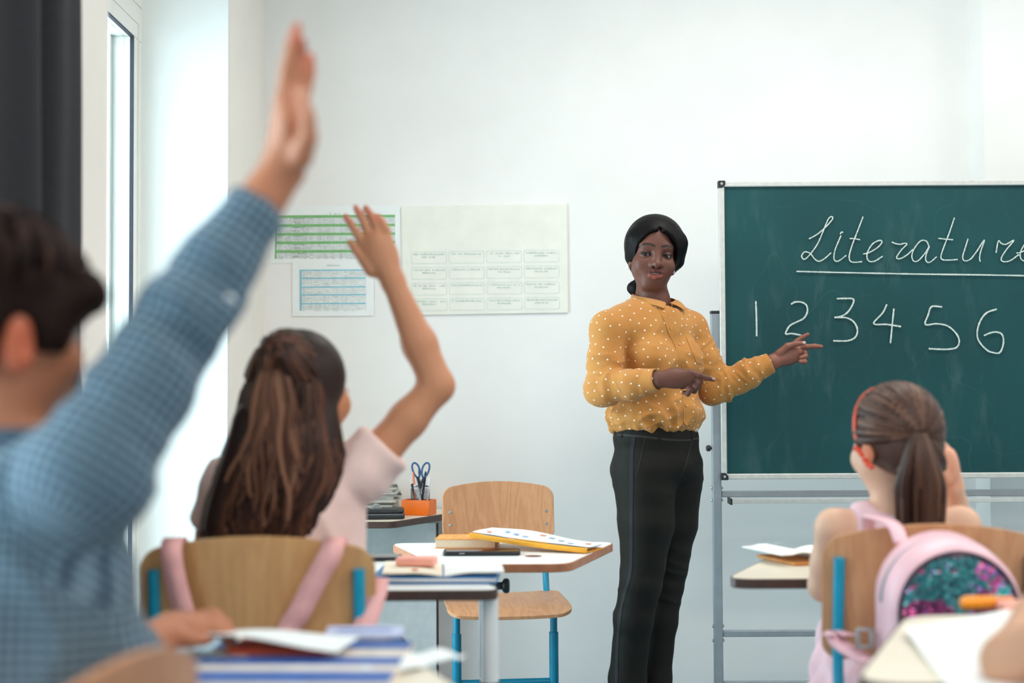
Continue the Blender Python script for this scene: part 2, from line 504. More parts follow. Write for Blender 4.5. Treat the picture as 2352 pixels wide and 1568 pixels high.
# cream card with sixteen outlined cells
cc = empty('wall_chart', (P(1112, 595, YF).x, YF, P(1112, 595, YF).z), 0, 'large cream card chart with sixteen dotted cells taped on the wall', 'poster')
a_, b_, c_, d_ = P(922, 474, YF), P(1302, 469, YF), P(1305, 718, YF), P(926, 724, YF)
MB().prism([(a_.x, a_.z), (d_.x, d_.z), (c_.x, c_.z), (b_.x, b_.z)], 0.0005, 0.008, Matrix(((1, 0, 0, 0), (0, 0, -1, YF), (0, 1, 0, 0), (0, 0, 0, 1)))).build('sheet', M_card, cc, .001, world=True)
XZ = Matrix(((1, 0, 0, 0), (0, 0, -1, YF), (0, 1, 0, 0), (0, 0, 0, 1)))
for r_ in range(4):
    for c in range(4):
        u0 = 945 + 86 * c + 1.5 * (r_ / 3); u1 = u0 + 81
        v0 = 578 + 36 * r_ - 1.2 * c; v1 = v0 + 28.5
        A, B = P(u0, v1, YF), P(u1, v0, YF)
        cell = empty('cell', (0, 0, 0)); cell.parent = cc; cell.matrix_basis = Matrix.Identity(4)
        outer = round_poly([(A.x, A.z), (B.x, A.z), (B.x, B.z), (A.x, B.z)], .008, 4)
        inner = round_poly([(A.x + .0022, A.z + .0022), (B.x - .0022, A.z + .0022), (B.x - .0022, B.z - .0022), (A.x + .0022, B.z - .0022)], .0065, 4)
        COL.objects.unlink(cell); bpy.data.objects.remove(cell)
        cell = MB().ring(outer, inner, .0081, .0085, XZ).build('cell', M_cline, cc, world=True)
        tx = MB()
        text_dashes(tx, u0 + 5, u1 - 5, v0 + 8, 4.2, .0082, r_ * 31 + c, .93)
        if (r_ * 5 + c) % 5 != 1: text_dashes(tx, u0 + 24, u1 - 26, v0 + 14.5, 4.2, .0082, r_ * 57 + c, .93)
        tx.build('print', M_ctext, cell, world=True)

# ================================================================== CHALKBOARD
DB = 4.70
def board_mat():
    m, nt, b = nt_new('chalkboard_green')
    v = coords(nt)
    f1 = noise(nt, v, 2.2, 4); base = ramp(nt, f1, [(0.3, lin((10, 62, 66))), (0.7, lin((16, 74, 77)))])
    # erased chalk: long smeared streaks, patchy
    mp = node(nt, 'ShaderNodeMapping'); mp.inputs['Rotation'].default_value = (0, R(38), 0); mp.inputs['Scale'].default_value = (5, 1, 1.3)
    tc = node(nt, 'ShaderNodeTexCoord'); nt.links.new(tc.outputs['Object'], mp.inputs[0])
    s1 = noise(nt, mp.outputs[0], 2.6, 6, .62)
    p1 = noise(nt, v, 3.1, 3)
    k1 = ramp(nt, s1, [(0.52, (0, 0, 0, 1)), (0.80, (1, 1, 1, 1))])
    k2 = ramp(nt, p1, [(0.46, (0, 0, 0, 1)), (0.72, (1, 1, 1, 1))])
    mu = node(nt, 'ShaderNodeMath', operation='MULTIPLY'); nt.links.new(k1, mu.inputs[0]); nt.links.new(k2, mu.inputs[1])
    m2 = node(nt, 'ShaderNodeMath', operation='MULTIPLY'); nt.links.new(mu.outputs[0], m2.inputs[0]); m2.inputs[1].default_value = 0.30
    # thin scratches: narrow contour of a stretched noise
    w = noise(nt, v, 3.4, 1); ab = node(nt, 'ShaderNodeMath', operation='SUBTRACT'); nt.links.new(w, ab.inputs[0]); ab.inputs[1].default_value = 0.52
    aa = node(nt, 'ShaderNodeMath', operation='ABSOLUTE'); nt.links.new(ab.outputs[0], aa.inputs[0])
    k3 = ramp(nt, aa.outputs[0], [(0.0, (.035, .035, .035, 1)), (0.002, (0, 0, 0, 1))])
    ad = node(nt, 'ShaderNodeMath', operation='ADD'); ad.use_clamp = True; nt.links.new(m2.outputs[0], ad.inputs[0]); nt.links.new(k3, ad.inputs[1])
    mix = node(nt, 'ShaderNodeMix', data_type='RGBA'); nt.links.new(ad.outputs[0], mix.inputs[0]); nt.links.new(base, mix.inputs[6]); mix.inputs[7].default_value = lin((150, 175, 170))
    nt.links.new(mix.outputs[2], b.inputs['Base Color'])
    b.inputs['Roughness'].default_value = 0.5; b.inputs['Specular IOR Level'].default_value = 0.3
    return m
def chalk_mat():
    m, nt, b = nt_new('white_chalk')
    v = coords(nt); f = noise(nt, v, 700, 2)
    nt.links.new(ramp(nt, f, [(0.36, lin((120, 155, 150))), (0.55, lin((226, 232, 226)))]), b.inputs['Base Color'])
    b.inputs['Roughness'].default_value = 0.95
    return m
M_board = board_mat(); M_chalk = chalk_mat()
M_blackp = mat('black_plastic', (26, 28, 31), 0.45, 0.1)
M_grey = mat('grey_painted_steel', (138, 146, 152), 0.42, 0.03, 30)
M_steel = mat('zinc_bolt_steel', (176, 182, 184), 0.35, 0.04, metal=0.8)
bl = P(1658, 1101, DB); tl = P(1652, 416, DB)
bx0, bx1 = (bl.x + tl.x) / 2 - .001, (bl.x + tl.x) / 2 + 1.5
bz0, bz1 = bl.z, tl.z
cb = empty('chalkboard', ((bx0 + bx1) / 2, DB + .03, 0), 0, 'green chalkboard in aluminium frame on a grey wheeled stand', 'chalkboard')
TH = .022; fwid = .0185
MB().box(((bx0 + bx1) / 2, DB + TH / 2 + .004, (bz0 + bz1) / 2), (bx1 - bx0 - .02, TH - .008, bz1 - bz0 - .02)).build('writing_surface', M_board, cb, world=True)
for k, (x0, x1, z0, z1) in enumerate(((bx0, bx1, bz1 - fwid, bz1), (bx0, bx1, bz0, bz0 + fwid), (bx0, bx0 + fwid, bz0 + fwid, bz1 - fwid), (bx1 - fwid, bx1, bz0 + fwid, bz1 - fwid))):
    MB().box(((x0 + x1) / 2, DB + TH / 2, (z0 + z1) / 2), (x1 - x0, TH, z1 - z0)).build('frame_bar', M_alu, cb, .003, world=True)
for x in (bx0, bx1):
    for z in (bz0, bz1):
        sx = 1 if x == bx0 else -1; sz = 1 if z == bz0 else -1
        pts = round_poly([(x - .002 * sx, z - .002 * sz), (x + .022 * sx, z - .002 * sz), (x + .022 * sx, z + .012 * sz), (x + .012 * sx, z + .022 * sz), (x - .002 * sx, z + .022 * sz)], .003, 3)
        M_ = Matrix(((1, 0, 0, 0), (0, 0, -1, DB + TH + .001), (0, 1, 0, 0), (0, 0, 0, 1)))
        c = MB().prism(pts, 0, TH + .004, M_).build('corner_cap', M_blackp, cb, .0015, world=True); fix_normals(c)
        MB().lathe([(.0001, 0), (.004, 0), (.0045, .002), (.0001, .003)], 12, Matrix.Translation((x + .009 * sx, DB - .003, z + .009 * sz)) @ Matrix.Rotation(R(90), 4, 'X')).build('screw', M_steel, c, world=True)
# stand
uL = .0290
xs_l = P(1642, 730, DB + .03).x
for sx in (0, 1):
    xc = xs_l if sx == 0 else bx1 + (bx0 - xs_l)
    up = MB().box((xc, DB + .03, (P(1642, 720, DB + .03).z + .06) / 2), (uL, .03, P(1642, 720, DB + .03).z - .06)).build('upright', M_grey, cb, .003, world=True)
    MB().box((xc, DB + .03, P(1642, 720, DB + .03).z + .004), (uL + .002, .032, .010)).build('end_cap', M_blackp, up, .002, world=True)
    MB().box((xc, DB + .03, .045), (.05, .62, .035)).build('foot_bar', M_grey, cb, .004, world=True)
    kn = P(1630, 1029, DB + .03)
    s_ = -1 if sx == 0 else 1
    Mk = Matrix.Translation((xc, DB + .03, kn.z)) @ Matrix.Rotation(R(-90 * -s_), 4, 'Y')
    MB().lathe([(.004, 0), (.004, .018), (.009, .019), (.0105, .024), (.0105, .03), (.006, .034), (.0001, .0345)], 16, Mk).build('knob', M_blackp, up, world=True)
    MB().tube([(xc, DB + .03, kn.z), (xc - s_ * .03, DB + .02, kn.z)], .003, 8).build('pin', M_blackp, up, world=True)
    MB().tube([(xc, DB + .03, P(1655, 755, DB).z), (xc - s_ * .028, DB + .02, P(1655, 755, DB).z)], .0085, 12).build('pivot', M_blackp, up, world=True)
    for v in (1120, 1148, 1437, 1470):
        z = P(1660, v, DB + .03).z
        for q in (-1, 1):
            MB().lathe([(.0001, 0), (.0055, 0), (.006, .003), (.003, .006), (.0001, .0065)], 10, Matrix.Translation((xc + q * uL / 2, DB + .03, z)) @ Matrix.Rotation(R(90 * q), 4, 'Y')).build('bolt', M_steel, up, world=True)
    for q in (-1, 1):
        MB().lathe([(.0001, -.011), (.02, -.011), (.024, -.006), (.024, .006), (.02, .011), (.0001, .011)], 18, Matrix.Translation((xc, DB + .03 + q * .28, .0245)) @ Matrix.Rotation(R(90), 4, 'Y')).build('caster', M_blackp, cb, world=True)
for (va, vb) in ((1127, 1141), (1447, 1461), (1564, 1577)):
    z0, z1 = P(1700, vb, DB + .03).z, P(1700, va, DB + .03).z
    MB().box(((xs_l + bx1 + bx0 - xs_l) / 2, DB + .03, (z0 + z1) / 2), (bx1 + bx0 - 2 * xs_l - uL, .025, z1 - z0)).build('crossbar', M_grey, cb, .003, world=True)
z0, z1 = P(1700, 1153, DB).z, P(1700, 1143, DB).z
xt0 = P(1678, 1148, DB - .03).x
tr_ = MB().box(((xt0 + bx1 - .02) / 2, DB - .015, z0 + .0015), (bx1 - .02 - xt0, .07, .003)).box(((xt0 + bx1 - .02) / 2, DB - .05, (z0 + z1) / 2), (bx1 - .02 - xt0, .004, z1 - z0)).build('chalk_tray', M_alu, cb, .001, world=True)
for x in (xt0, bx1 - .02): MB().box((x, DB - .015, (z0 + z1) / 2 - .002), (.006, .075, z1 - z0 + .006)).build('tray_end', M_blackp, tr_, .001, world=True)

def zp(x, y): return P(1600 + .4974 * x, 400 + .4974 * y, DB)
def stroke(mb, pts, w, seed=0):
    pts = [Vector((zp(*p).x, DB + .0034, zp(*p).z)) for p in pts]
    ps = catmull(pts, 8) if len(pts) > 2 else [pts[0].lerp(pts[1], t / 8) for t in range(9)]
    r = random.Random(seed); vs = []; fs = []
    for i, p in enumerate(ps):
        t = ps[min(i + 1, len(ps) - 1)] - ps[max(i - 1, 0)]
        nn = Vector((-t.z, 0, t.x)).normalized()
        ww = w * r.uniform(.78, 1.1) * .5
        for off in (0, -.0010):
            vs += [p + nn * ww + Vector((0, off - i * 6e-6, 0)), p - nn * ww + Vector((0, off - i * 6e-6, 0))]
    for i in range(len(ps) - 1):
        a, b = i * 4, i * 4 + 4
        fs += [(a + 2, a + 3, b + 3, b + 2), (a, a + 2, b + 2, b), (a + 3, a + 1, b + 1, b + 3), (a + 1, a, b, b + 1)]
    fs += [(0, 1, 3, 2), tuple(len(vs) - 4 + k for k in (0, 2, 3, 1))]
    mb.add(vs, fs)
eg = [(770, 368), (800, 360), (840, 335), (857, 312), (845, 305), (815, 320), (792, 355), (788, 385), (800, 402), (825, 400), (860, 378)]
GLYPHS = [
 ('letter', [[(520, 298), (560, 275), (600, 240), (628, 207), (625, 195), (610, 205), (590, 250), (565, 310), (540, 350), (510, 385), (494, 391), (486, 377), (500, 358), (525, 365), (545, 390), (565, 401), (590, 390), (622, 362)]]),
 ('letter', [[(668, 282), (655, 312), (640, 350), (635, 385), (642, 400), (660, 398), (692, 374)], [(664, 276), (670, 267), (678, 268)]]),
 ('letter', [[(770, 195), (745, 260), (720, 325), (706, 375), (710, 400), (730, 406), (765, 403)], [(708, 296), (730, 297), (756, 302)]]),
 ('letter', [eg]),
 ('letter', [[(903, 312), (915, 318), (940, 323), (962, 318), (972, 323), (950, 345), (928, 375), (926, 388), (945, 388), (975, 370), (1000, 346)]]),
 ('letter', [[(1075, 335), (1062, 308), (1035, 308), (1008, 340), (995, 375), (1003, 400), (1025, 398), (1055, 365), (1076, 332), (1060, 375), (1062, 402), (1080, 405), (1110, 380)]]),
 ('letter', [[(1192, 200), (1170, 265), (1145, 330), (1130, 375), (1135, 393), (1165, 396), (1207, 393)], [(1116, 295), (1150, 299), (1186, 302)]]),
 ('letter', [[(1255, 297), (1240, 345), (1230, 380), (1238, 399), (1265, 392), (1295, 355), (1330, 303), (1312, 360), (1308, 388), (1311, 403)]]),
 ('letter', [[(1384, 362), (1395, 308), (1408, 318), (1430, 323), (1467, 304), (1430, 350), (1408, 388), (1418, 403), (1450, 398), (1490, 370)]]),
 ('letter', [[(x + 708, y - 4) for x, y in eg]]),
 ('underline', [[(462, 448), (700, 454), (1000, 460), (1300, 464), (1590, 469)]]),
 ('digit', [[(274, 585), (277, 665), (278, 748)]]),
 ('digit', [[(437, 600), (455, 590), (485, 590), (508, 605), (512, 635), (495, 665), (460, 683), (430, 700), (412, 736), (440, 735), (484, 743)]]),
 ('digit', [[(648, 574), (690, 573), (724, 576), (722, 600), (700, 635), (670, 655), (638, 661), (690, 662), (725, 680), (743, 715), (735, 750), (700, 768), (632, 769)]]),
 ('digit', [[(880, 600), (860, 640), (819, 689), (880, 693), (945, 703)], [(912, 620), (905, 690), (896, 780)]]),
 ('digit', [[(1135, 612), (1087, 611), (1070, 650), (1058, 693), (1110, 690), (1160, 700), (1200, 735), (1214, 770), (1200, 800), (1150, 808), (1073, 805)]]),
 ('digit', [[(1388, 622), (1340, 640), (1310, 680), (1297, 730), (1305, 770), (1340, 810), (1370, 823), (1402, 822), (1418, 780), (1412, 740), (1385, 728), (1355, 733), (1328, 745)]]),
]
for k, (kind, strokes) in enumerate(GLYPHS):
    w = {'letter': .0040, 'underline': .0048, 'digit': .0056}[kind]
    mb = MB()
    for q, st in enumerate(strokes): stroke(mb, st, w, k * 5 + q)
    mb.build('chalk_' + kind, M_chalk, cb, smooth=None, world=True)
# ================================================================== FURNITURE
M_beech = wood('beech_plywood', (206, 152, 110), (190, 133, 93), 'Z')
M_beech_x = wood('beech_plywood_seat', (206, 152, 110), (190, 133, 93), 'Y')
M_beech_dk = wood('amber_beech_plywood', (186, 132, 98), (170, 116, 84), 'Z')
M_beech_tan = wood('pale_beech_plywood', (216, 164, 110), (203, 149, 97), 'Z')
M_blue = mat('turquoise_painted_tube', (8, 152, 186), 0.32, 0.03, 30)
M_blue_dk = mat('petrol_blue_painted_tube', (8, 132, 164), 0.34, 0.03, 30)
M_whitetop = mat('white_laminate', (240, 241, 240), 0.32, 0.008, 10)
M_creamtop = mat('cream_laminate', (233, 222, 204), 0.38, 0.015, 14)
M_edge_brown = mat('brown_wood_edge', (172, 112, 78), 0.4, 0.08, 40)
M_edge_dark = mat('dark_brown_edge', (72, 52, 46), 0.4, 0.08, 40)
M_whitetube = mat('white_painted_tube', (232, 234, 235), 0.35, 0.01)
M_pegrey = mat('light_grey_panel', (230, 236, 238), 0.5, 0.02)
M_hole = mat('brown_hole_lining', (104, 62, 48), 0.6, 0.1)

def plate(xs, zlo, zhi, nz, th, bend):
    """plywood plate: columns at xs from zlo(x) to zhi(x); bend(x, z) -> (point, normal)"""
    front, back = [], []
    for x in xs:
        a, b = zlo(x), zhi(x)
        rf, rb = [], []
        for k in range(nz + 1):
            z = a + (b - a) * k / nz
            p, n = bend(x, z)
            rf.append(p - n * th / 2); rb.append(p + n * th / 2)
        front.append(rf); back.append(rb)
    mb = MB(); ni, nj = len(xs), nz + 1
    vs = [p for r_ in front for p in r_] + [p for r_ in back for p in r_]
    m = ni * nj; fs = []
    for i in range(ni - 1):
        for j in range(nj - 1):
            q = (i * nj + j, (i + 1) * nj + j, (i + 1) * nj + j + 1, i * nj + j + 1)
            fs.append(q); fs.append(tuple(m + k for k in q[::-1]))
    bd = [(0, j) for j in range(nj)] + [(i, nj - 1) for i in range(1, ni)] + [(ni - 1, j) for j in range(nj - 2, -1, -1)] + [(i, 0) for i in range(ni - 2, 0, -1)]
    ids = [i * nj + j for i, j in bd]
    for a, b in zip(ids, ids[1:] + ids[:1]): fs.append((a, b, m + b, m + a))
    return mb.add(vs, fs)

def rr_profile(w, lo, hi, r, arch=0.0):
    """lower and upper edge of a rounded rectangle w wide"""
    h = w / 2
    def top(x):
        q = abs(x); z = hi + arch * (1 - (x / h) ** 2) - arch
        if q > h - r: z = z - r + math.sqrt(max(0, r * r - (q - h + r) ** 2))
        return z
    def bot(x):
        q = abs(x)
        if q > h - r: return lo + r - math.sqrt(max(0, r * r - (q - h + r) ** 2))
        return lo
    xs = sorted(set([round(s * (h - r + r * math.sin(PI / 2 * k / 8)), 5) for k in range(9) for s in (-1, 1)] + [round(x, 5) for x in np.linspace(-(h - r), h - r, 9)]))
    return xs, bot, top

def make_chair(label, loc, rz, wood_m, tube_m, hs=0.42, bw=0.373, bz0=0.596, bz1=0.79, sw=0.385, tube_back=0.05, arch=0.022, group='plywood school chairs'):
    """the sitter faces -Y"""
    t = empty('school_chair', loc, rz, label, 'chair', group)
    by = 0.205                      # plane of the backrest
    def bend(x, z):
        y = by - 0.028 * (x / (bw / 2)) ** 2 + (z - bz0) * 0.12
        n = Vector((0.056 * x / (bw / 2) ** 2, 1, -0.12)).normalized()
        return Vector((x, y, z)), n
    xs, lo, hi = rr_profile(bw, bz0, bz1, .032, arch)
    br_ = fix_normals(plate(xs, lo, hi, 8, .010, bend).build('backrest', wood_m, t, .0025))
    for sx in (-1, 1):
        for z in (bz0 + .052, bz0 + .052 + .042):
            p, n = bend(sx * (bw / 2 - .024), z + .0)
            for side in (-1,):
                Ms = Matrix.Translation(p - n * .0055) @ Matrix.Rotation(R(90), 4, 'X')
                MB().lathe([(.0001, -.0005), (.0048, -.0005), (.005, .001), (.003, .0018), (.0012, .0012), (.0001, .0008)], 12, Ms).build('screw', M_steel, br_)
    # seat: waterfall front, slightly dished
    d = .37
    xs2, lo2, hi2 = rr_profile(sw, -d / 2 - .035, d / 2 - .02, .05)
    def sbend(x, y):
        z = hs - .022 * max(0, (-y - .10) / .10) ** 2 * .6 + .012 * (abs(x) / (sw / 2)) ** 2 * .6
        return Vector((x, y, z)), Vector((0, -.12 if y < -.15 else 0, 1)).normalized()
    seat = fix_normals(plate(xs2, lo2, hi2, 12, .011, sbend).build('seat', M_beech_x if wood_m is M_beech else M_beech_x, t, .0025))
    for sx in (-1, 1):
        for y in (.03, .09):
            p, n = sbend(sx * (sw / 2 - .05), y)
            MB().lathe([(.0001, 0), (.0048, 0), (.004, .0014), (.0001, .001)], 10, Matrix.Translation(p + n * .0055)).build('screw', M_steel, seat)
    lx = .155; px = bw / 2 - .026
    for sx in (-1, 1):
        top, _ = bend(sx * px, bz1 - tube_back)
        low, _ = bend(sx * px, bz0)
        off = Vector((0, .0145, 0))
        path = catmull([top + off, low + off, Vector((sx * px, by + .004, bz0 - .08)), Vector((sx * (px + lx) / 2, by - .035, hs + .02)), Vector((sx * lx, .09, hs - .02)), Vector((sx * lx, -.08, hs - .024))], 8)
        MB().tube(path, .0105, 12).build('back_post', tube_m, t, smooth=50)
        MB().tube([(sx * lx, -.03, hs - .025), (sx * lx, -.03, .30)], .0115, 14).build('leg_tube', tube_m, t, smooth=50)
        sl = MB().lathe([(.0118, .325), (.0150, .325), (.0150, .03), (.0118, .03)], 18, Matrix.Translation((sx * lx, -.03, 0))).build('leg_sleeve', tube_m, t, smooth=50)
        MB().box((sx * lx, 0.0, .028), (.03, .42, .024)).build('foot_bar', tube_m, t, .006)
        for sy in (-1, 1): MB().box((sx * lx, sy * .2, .008), (.034, .04, .016)).build('foot_pad', M_blackp, t, .004)
    MB().tube([(-lx, -.03, .17), (lx, -.03, .17)], .0105, 12).build('stretcher', tube_m, t, smooth=50)
    return t

def make_table(label, loc, rz, wide, narrow, depth, h, top_m, edge_m, leg_m, th=.022, legs='corner', rc=.05, hole=None, inset_x=.032):
    """trapezoid pupil desk: wide side at -Y (the sitter's side)"""
    t = empty('school_desk', loc, rz, label, 'desk', 'trapezoid school desks')
    base = [(-wide / 2, -depth / 2), (wide / 2, -depth / 2), (narrow / 2, depth / 2), (-narrow / 2, depth / 2)]
    outer = round_poly(base, [rc, rc, rc * 1.6, rc * 1.6], 8)
    def inset(poly, e):
        c = Vector((0, 0)); n = len(poly); out = []
        for i in range(n):
            a = Vector(poly[i - 1]); b = Vector(poly[(i + 1) % n]); tg = (b - a).normalized()
            nn = Vector((-tg.y, tg.x)); out.append(tuple(Vector(poly[i]) + nn * e))
        return out
    inner = inset(outer, .004)
    MB().prism(inner, h - th, h).build('tabletop', top_m, t, .002)
    MB().ring(outer, inner, h - th + .0, h - .001).build('edge_band', edge_m, t, .003)
    if hole:
        Mh = Matrix.Translation((hole[0], hole[1], h))
        MB().lathe([(.0001, .0006), (.021, .0006), (.022, .0001), (.0001, .0)], 24, Mh).build('pen_hole', M_hole, t)
    if legs == 'corner':
        for sx in (-1, 1):
            for q in (0,):
                x, y = sx * (wide / 2 - inset_x), -depth / 2 + .06
                MB().tube([(x, y, h - th), (x, y, h - .195)], .0185, 18).build('leg', leg_m, t, smooth=50)
                MB().lathe([(.0186, h - .23), (.0225, h - .23), (.0225, h - .195), (.0186, h - .192)], 18, Matrix.Translation((x, y, 0))).build('leg_collar', M_blackp, t, smooth=40)
                MB().tube([(x, y, h - .22), (x, y, .012)], .0150, 14).build('leg_tube', leg_m, t, smooth=50)
                MB().lathe([(.0001, 0), (.02, 0), (.02, .012), (.015, .016)], 16, Matrix.Translation((x, y, 0))).build('foot_pad', M_blackp, t, smooth=40)
        x, y = 0, depth / 2 - .07
        MB().tube([(x, y, h - th), (x, y, .012)], .0185, 18).build('leg', leg_m, t, smooth=50)
        MB().lathe([(.0001, 0), (.022, 0), (.022, .012), (.0185, .016)], 16, Matrix.Translation((x, y, 0))).build('foot_pad', M_blackp, t, smooth=40)
    else:
        x, y = legs
        MB().box((x, y, h - th - .15), (.045, .03, .30)).build('leg_sleeve', leg_m, t, .003)
        MB().box((x, y, (h - .25) / 2), (.036, .022, h - .25)).build('leg', leg_m, t, .003)
        br = MB().prism([(-.05, 0), (.05, 0), (.03, -.04), (-.03, -.04)], -.014, .014, Matrix.Translation((x, y, h - th)) @ Matrix.Rotation(R(90), 4, 'X')).build('bracket', M_steel, t, .002)
        fix_normals(br)
        for q in (-.035, .035): MB().lathe([(.0001, -.006), (.005, -.006), (.005, 0)], 10, Matrix.Translation((x + q, y + .01, h - th))).build('bolt', M_blackp, br)
        Mk = Matrix.Translation((x - .02, y, h - th - .065)) @ Matrix.Rotation(R(-90), 4, 'Y')
        MB().lathe([(.0001, 0), (.010, 0), (.010, .018), (.017, .022), (.0195, .026), (.0195, .034), (.015, .038), (.0001, .039)], 20, Mk).build('clamp_knob', M_blackp, t, smooth=40)
        MB().box((x, y, .02), (.06, depth * .9, .04)).build('foot_bar', leg_m, t, .006)
        MB().box((x, y - depth * .36, .02), (wide * .8, .04, .034)).build('foot_crossbar', leg_m, t, .006)
    return t

# ---- the teacher's desk and chair by the front wall
c = P(1158, 1300, 4.60)
make_chair('turquoise framed beech plywood chair facing the class behind the white desk', (c.x, 4.58, 0), R(6), M_beech, M_blue_dk)
H1 = 0.67
pl, pr = PZ(898, 1252, H1), PZ(1414, 1252, H1)
fx = (pl.x + pr.x) / 2
front_desk = make_table('white trapezoid desk with brown edge and round pen hole, set before the front chair', (fx, 3.745, 0), R(180), pr.x - pl.x + .02, .33, .50, H1, M_whitetop, M_edge_brown, M_grey, legs=(fx + .068, 0), rc=.045, hole=None)
hp = PZ(1225, 1277, H1); Wm = lmat(front_desk).inverted() @ Vector(hp)
MB().lathe([(.0001, .0006), (.021, .0006), (.022, .0002), (.0001, .0)], 24, Matrix.Translation((Wm.x, Wm.y, H1))).build('pen_hole', M_hole, front_desk)

def on(z, u, v): 
    p = PZ(u, v, z); return p

# thick orange book with small figures on its cover
M_bookor = mat('orange_cover', (238, 150, 52), 0.5, 0.05, 30)
M_bookor2 = mat('orange_cover_print', (250, 205, 150), 0.6, 0.03)
M_pages = mat('book_pages', (214, 196, 170), 0.8, 0.12, 500, stretch=(1, 1, 18))
M_pagew = mat('white_pages', (240, 241, 240), 0.8, 0.02, 200)
def make_book(name, label, cat, c, rz, w, d, h, cover, pages, ct=.0015, cover_only_top=False):
    t = empty(name, c, rz, label, cat)
    MB().box((0, 0, h / 2), (w - .004, d - .006, h - 2 * ct)).build('pages', pages, t, .001)
    MB().box((0, 0, ct / 2), (w, d, ct)).build('cover', cover, t, .0006)
    MB().box((0, 0, h - ct / 2), (w, d, ct)).build('cover', cover, t, .0006)
    MB().tube([(-w / 2, d / 2 - .001, h / 2), (w / 2, d / 2 - .001, h / 2)], h / 2 - .0004, 12, flat=1.0).build('spine', cover, t)
    return t
p = PZ(1062, 1259, H1)
bk = make_book('book', 'thick orange book with pale little figures on the cover, on the white desk', 'book', (p.x + .012, p.y + .055, H1), R(-4), .165, .125, .026, M_bookor, M_pages)
mb = MB(); r_ = random.Random(3)
for i in range(7):
    for j in range(5):
        if r_.random() < .75:
            x, y = -.07 + i * .023 + r_.uniform(-.004, .004), -.05 + j * .024 + r_.uniform(-.004, .004)
            mb.add([(x - .005, y - .003, .0263), (x + .005, y - .003, .0263), (x + .005, y + .003, .0263), (x, y + .006, .0263), (x - .005, y + .003, .0263)], [(0, 1, 2, 3, 4)])
mb.build('cover_print', M_bookor2, bk)
# yellow folder with loose sheets spilling out
M_folder = mat('yellow_card_folder', (236, 168, 48), 0.5, 0.04, 30)
M_sheet = mat('loose_sheet', (238, 241, 244), 0.8, 0.01)
M_sheetp = mat('sheet_print', (150, 178, 214), 0.8, 0.05)
M_sheetr = mat('sheet_red_print', (226, 140, 120), 0.8, 0.05)
a = PZ(1080, 1243, H1 + .022); b = PZ(1345, 1268, H1 + .004)
t = empty('folder', ((a.x + b.x) / 2, (a.y + b.y) / 2, H1), 0, 'yellow card folder full of loose sheets, leaning on the orange book', 'folder')
ax = (Vector((b.x, b.y, 0)) - Vector((a.x, a.y, 0))); L = ax.length; ax.normalize(); ay = Vector((-ax.y, ax.x, 0))
def fold_pt(s, q, dz):      # s along the folder 0..1, q across 0..1
    z = H1 + .030 * (1 - s) ** 1.3 + .004 + .004 * math.sin(s * 5) * q
    return Vector((a.x, a.y, 0)) + ax * (s * L * 1.02) + ay * (q * .15) + Vector((0, 0, z + dz))
def fold_sheet(m, name, s0, s1, q0, q1, dz, par=None, th=.0008):
    g = [[fold_pt(s, q, dz + .0012 * math.sin(s * 9 + q * 4)) for q in np.linspace(q0, q1, 5)] for s in np.linspace(s0, s1, 14)]
    return fix_normals(MB().sheet(g, th, (0, 0, 1)).build(name, m, par or t, world=True))
fold_sheet(M_folder, 'folder_back', 0, 1, 0, 1, -.001)
for k, (s0, s1, q0, q1) in enumerate(((.03, .8, .06, 1.08), (.06, .92, .12, 1.16), (.3, .97, .02, 1.02), (-.02, .55, .2, 1.2), (.4, 1.04, .15, 1.1))):
    sh = fold_sheet(M_sheet, 'sheet', s0, s1, q0, q1, .002 + .0022 * k)
for k in range(9):
    s0 = .08 + .1 * k; q0 = .3 + .07 * ((k * 5) % 7)
    fold_sheet(M_sheetp if k % 4 else M_sheetr, 'print_block', s0, s0 + .045, q0, q0 + .14, .0128, par=sh, th=.0003)
g = [[fold_pt(s, 0, 0) + ay * (-.004 - .004 * math.sin(q * PI)) + Vector((0, 0, -.002 + .014 * q)) for q in np.linspace(0, 1, 6)] for s in np.linspace(0, 1, 16)]
fix_normals(MB().sheet(g, .0008, -ay).build('folder_flap', M_folder, t, world=True))
g = [[fold_pt(s, q * .05 - .03, 0) + Vector((0, 0, .0135)) for q in np.linspace(0, 1, 3)] for s in np.linspace(.34, .66, 6)]
fix_normals(MB().sheet(g, .001, (0, 0, 1)).build('folder_tab', M_folder, t, world=True))
# black tablet-like phone
a = PZ(1010, 1277, H1); b = PZ(1202, 1277, H1)
M_screen = mat('dark_glass_screen', (18, 22, 34), 0.08, 0.05)
t = empty('phone', ((a.x + b.x) / 2, a.y + .04, H1), R(0), 'black phone lying flat at the near edge of the white desk', 'phone')
MB().prism(round_poly([(-.1, -.04), (.1, -.04), (.1, .04), (-.1, .04)], .014, 5), 0, .011).build('case', M_blackp, t, .003)
MB().prism(round_poly([(-.092, -.034), (.092, -.034), (.092, .034), (-.092, .034)], .008, 4), .011, .0114).build('screen', M_screen, t)
MB().box((-.05, -.0402, .0065), (.014, .001, .003)).build('side_button', M_grey, t, .0004)

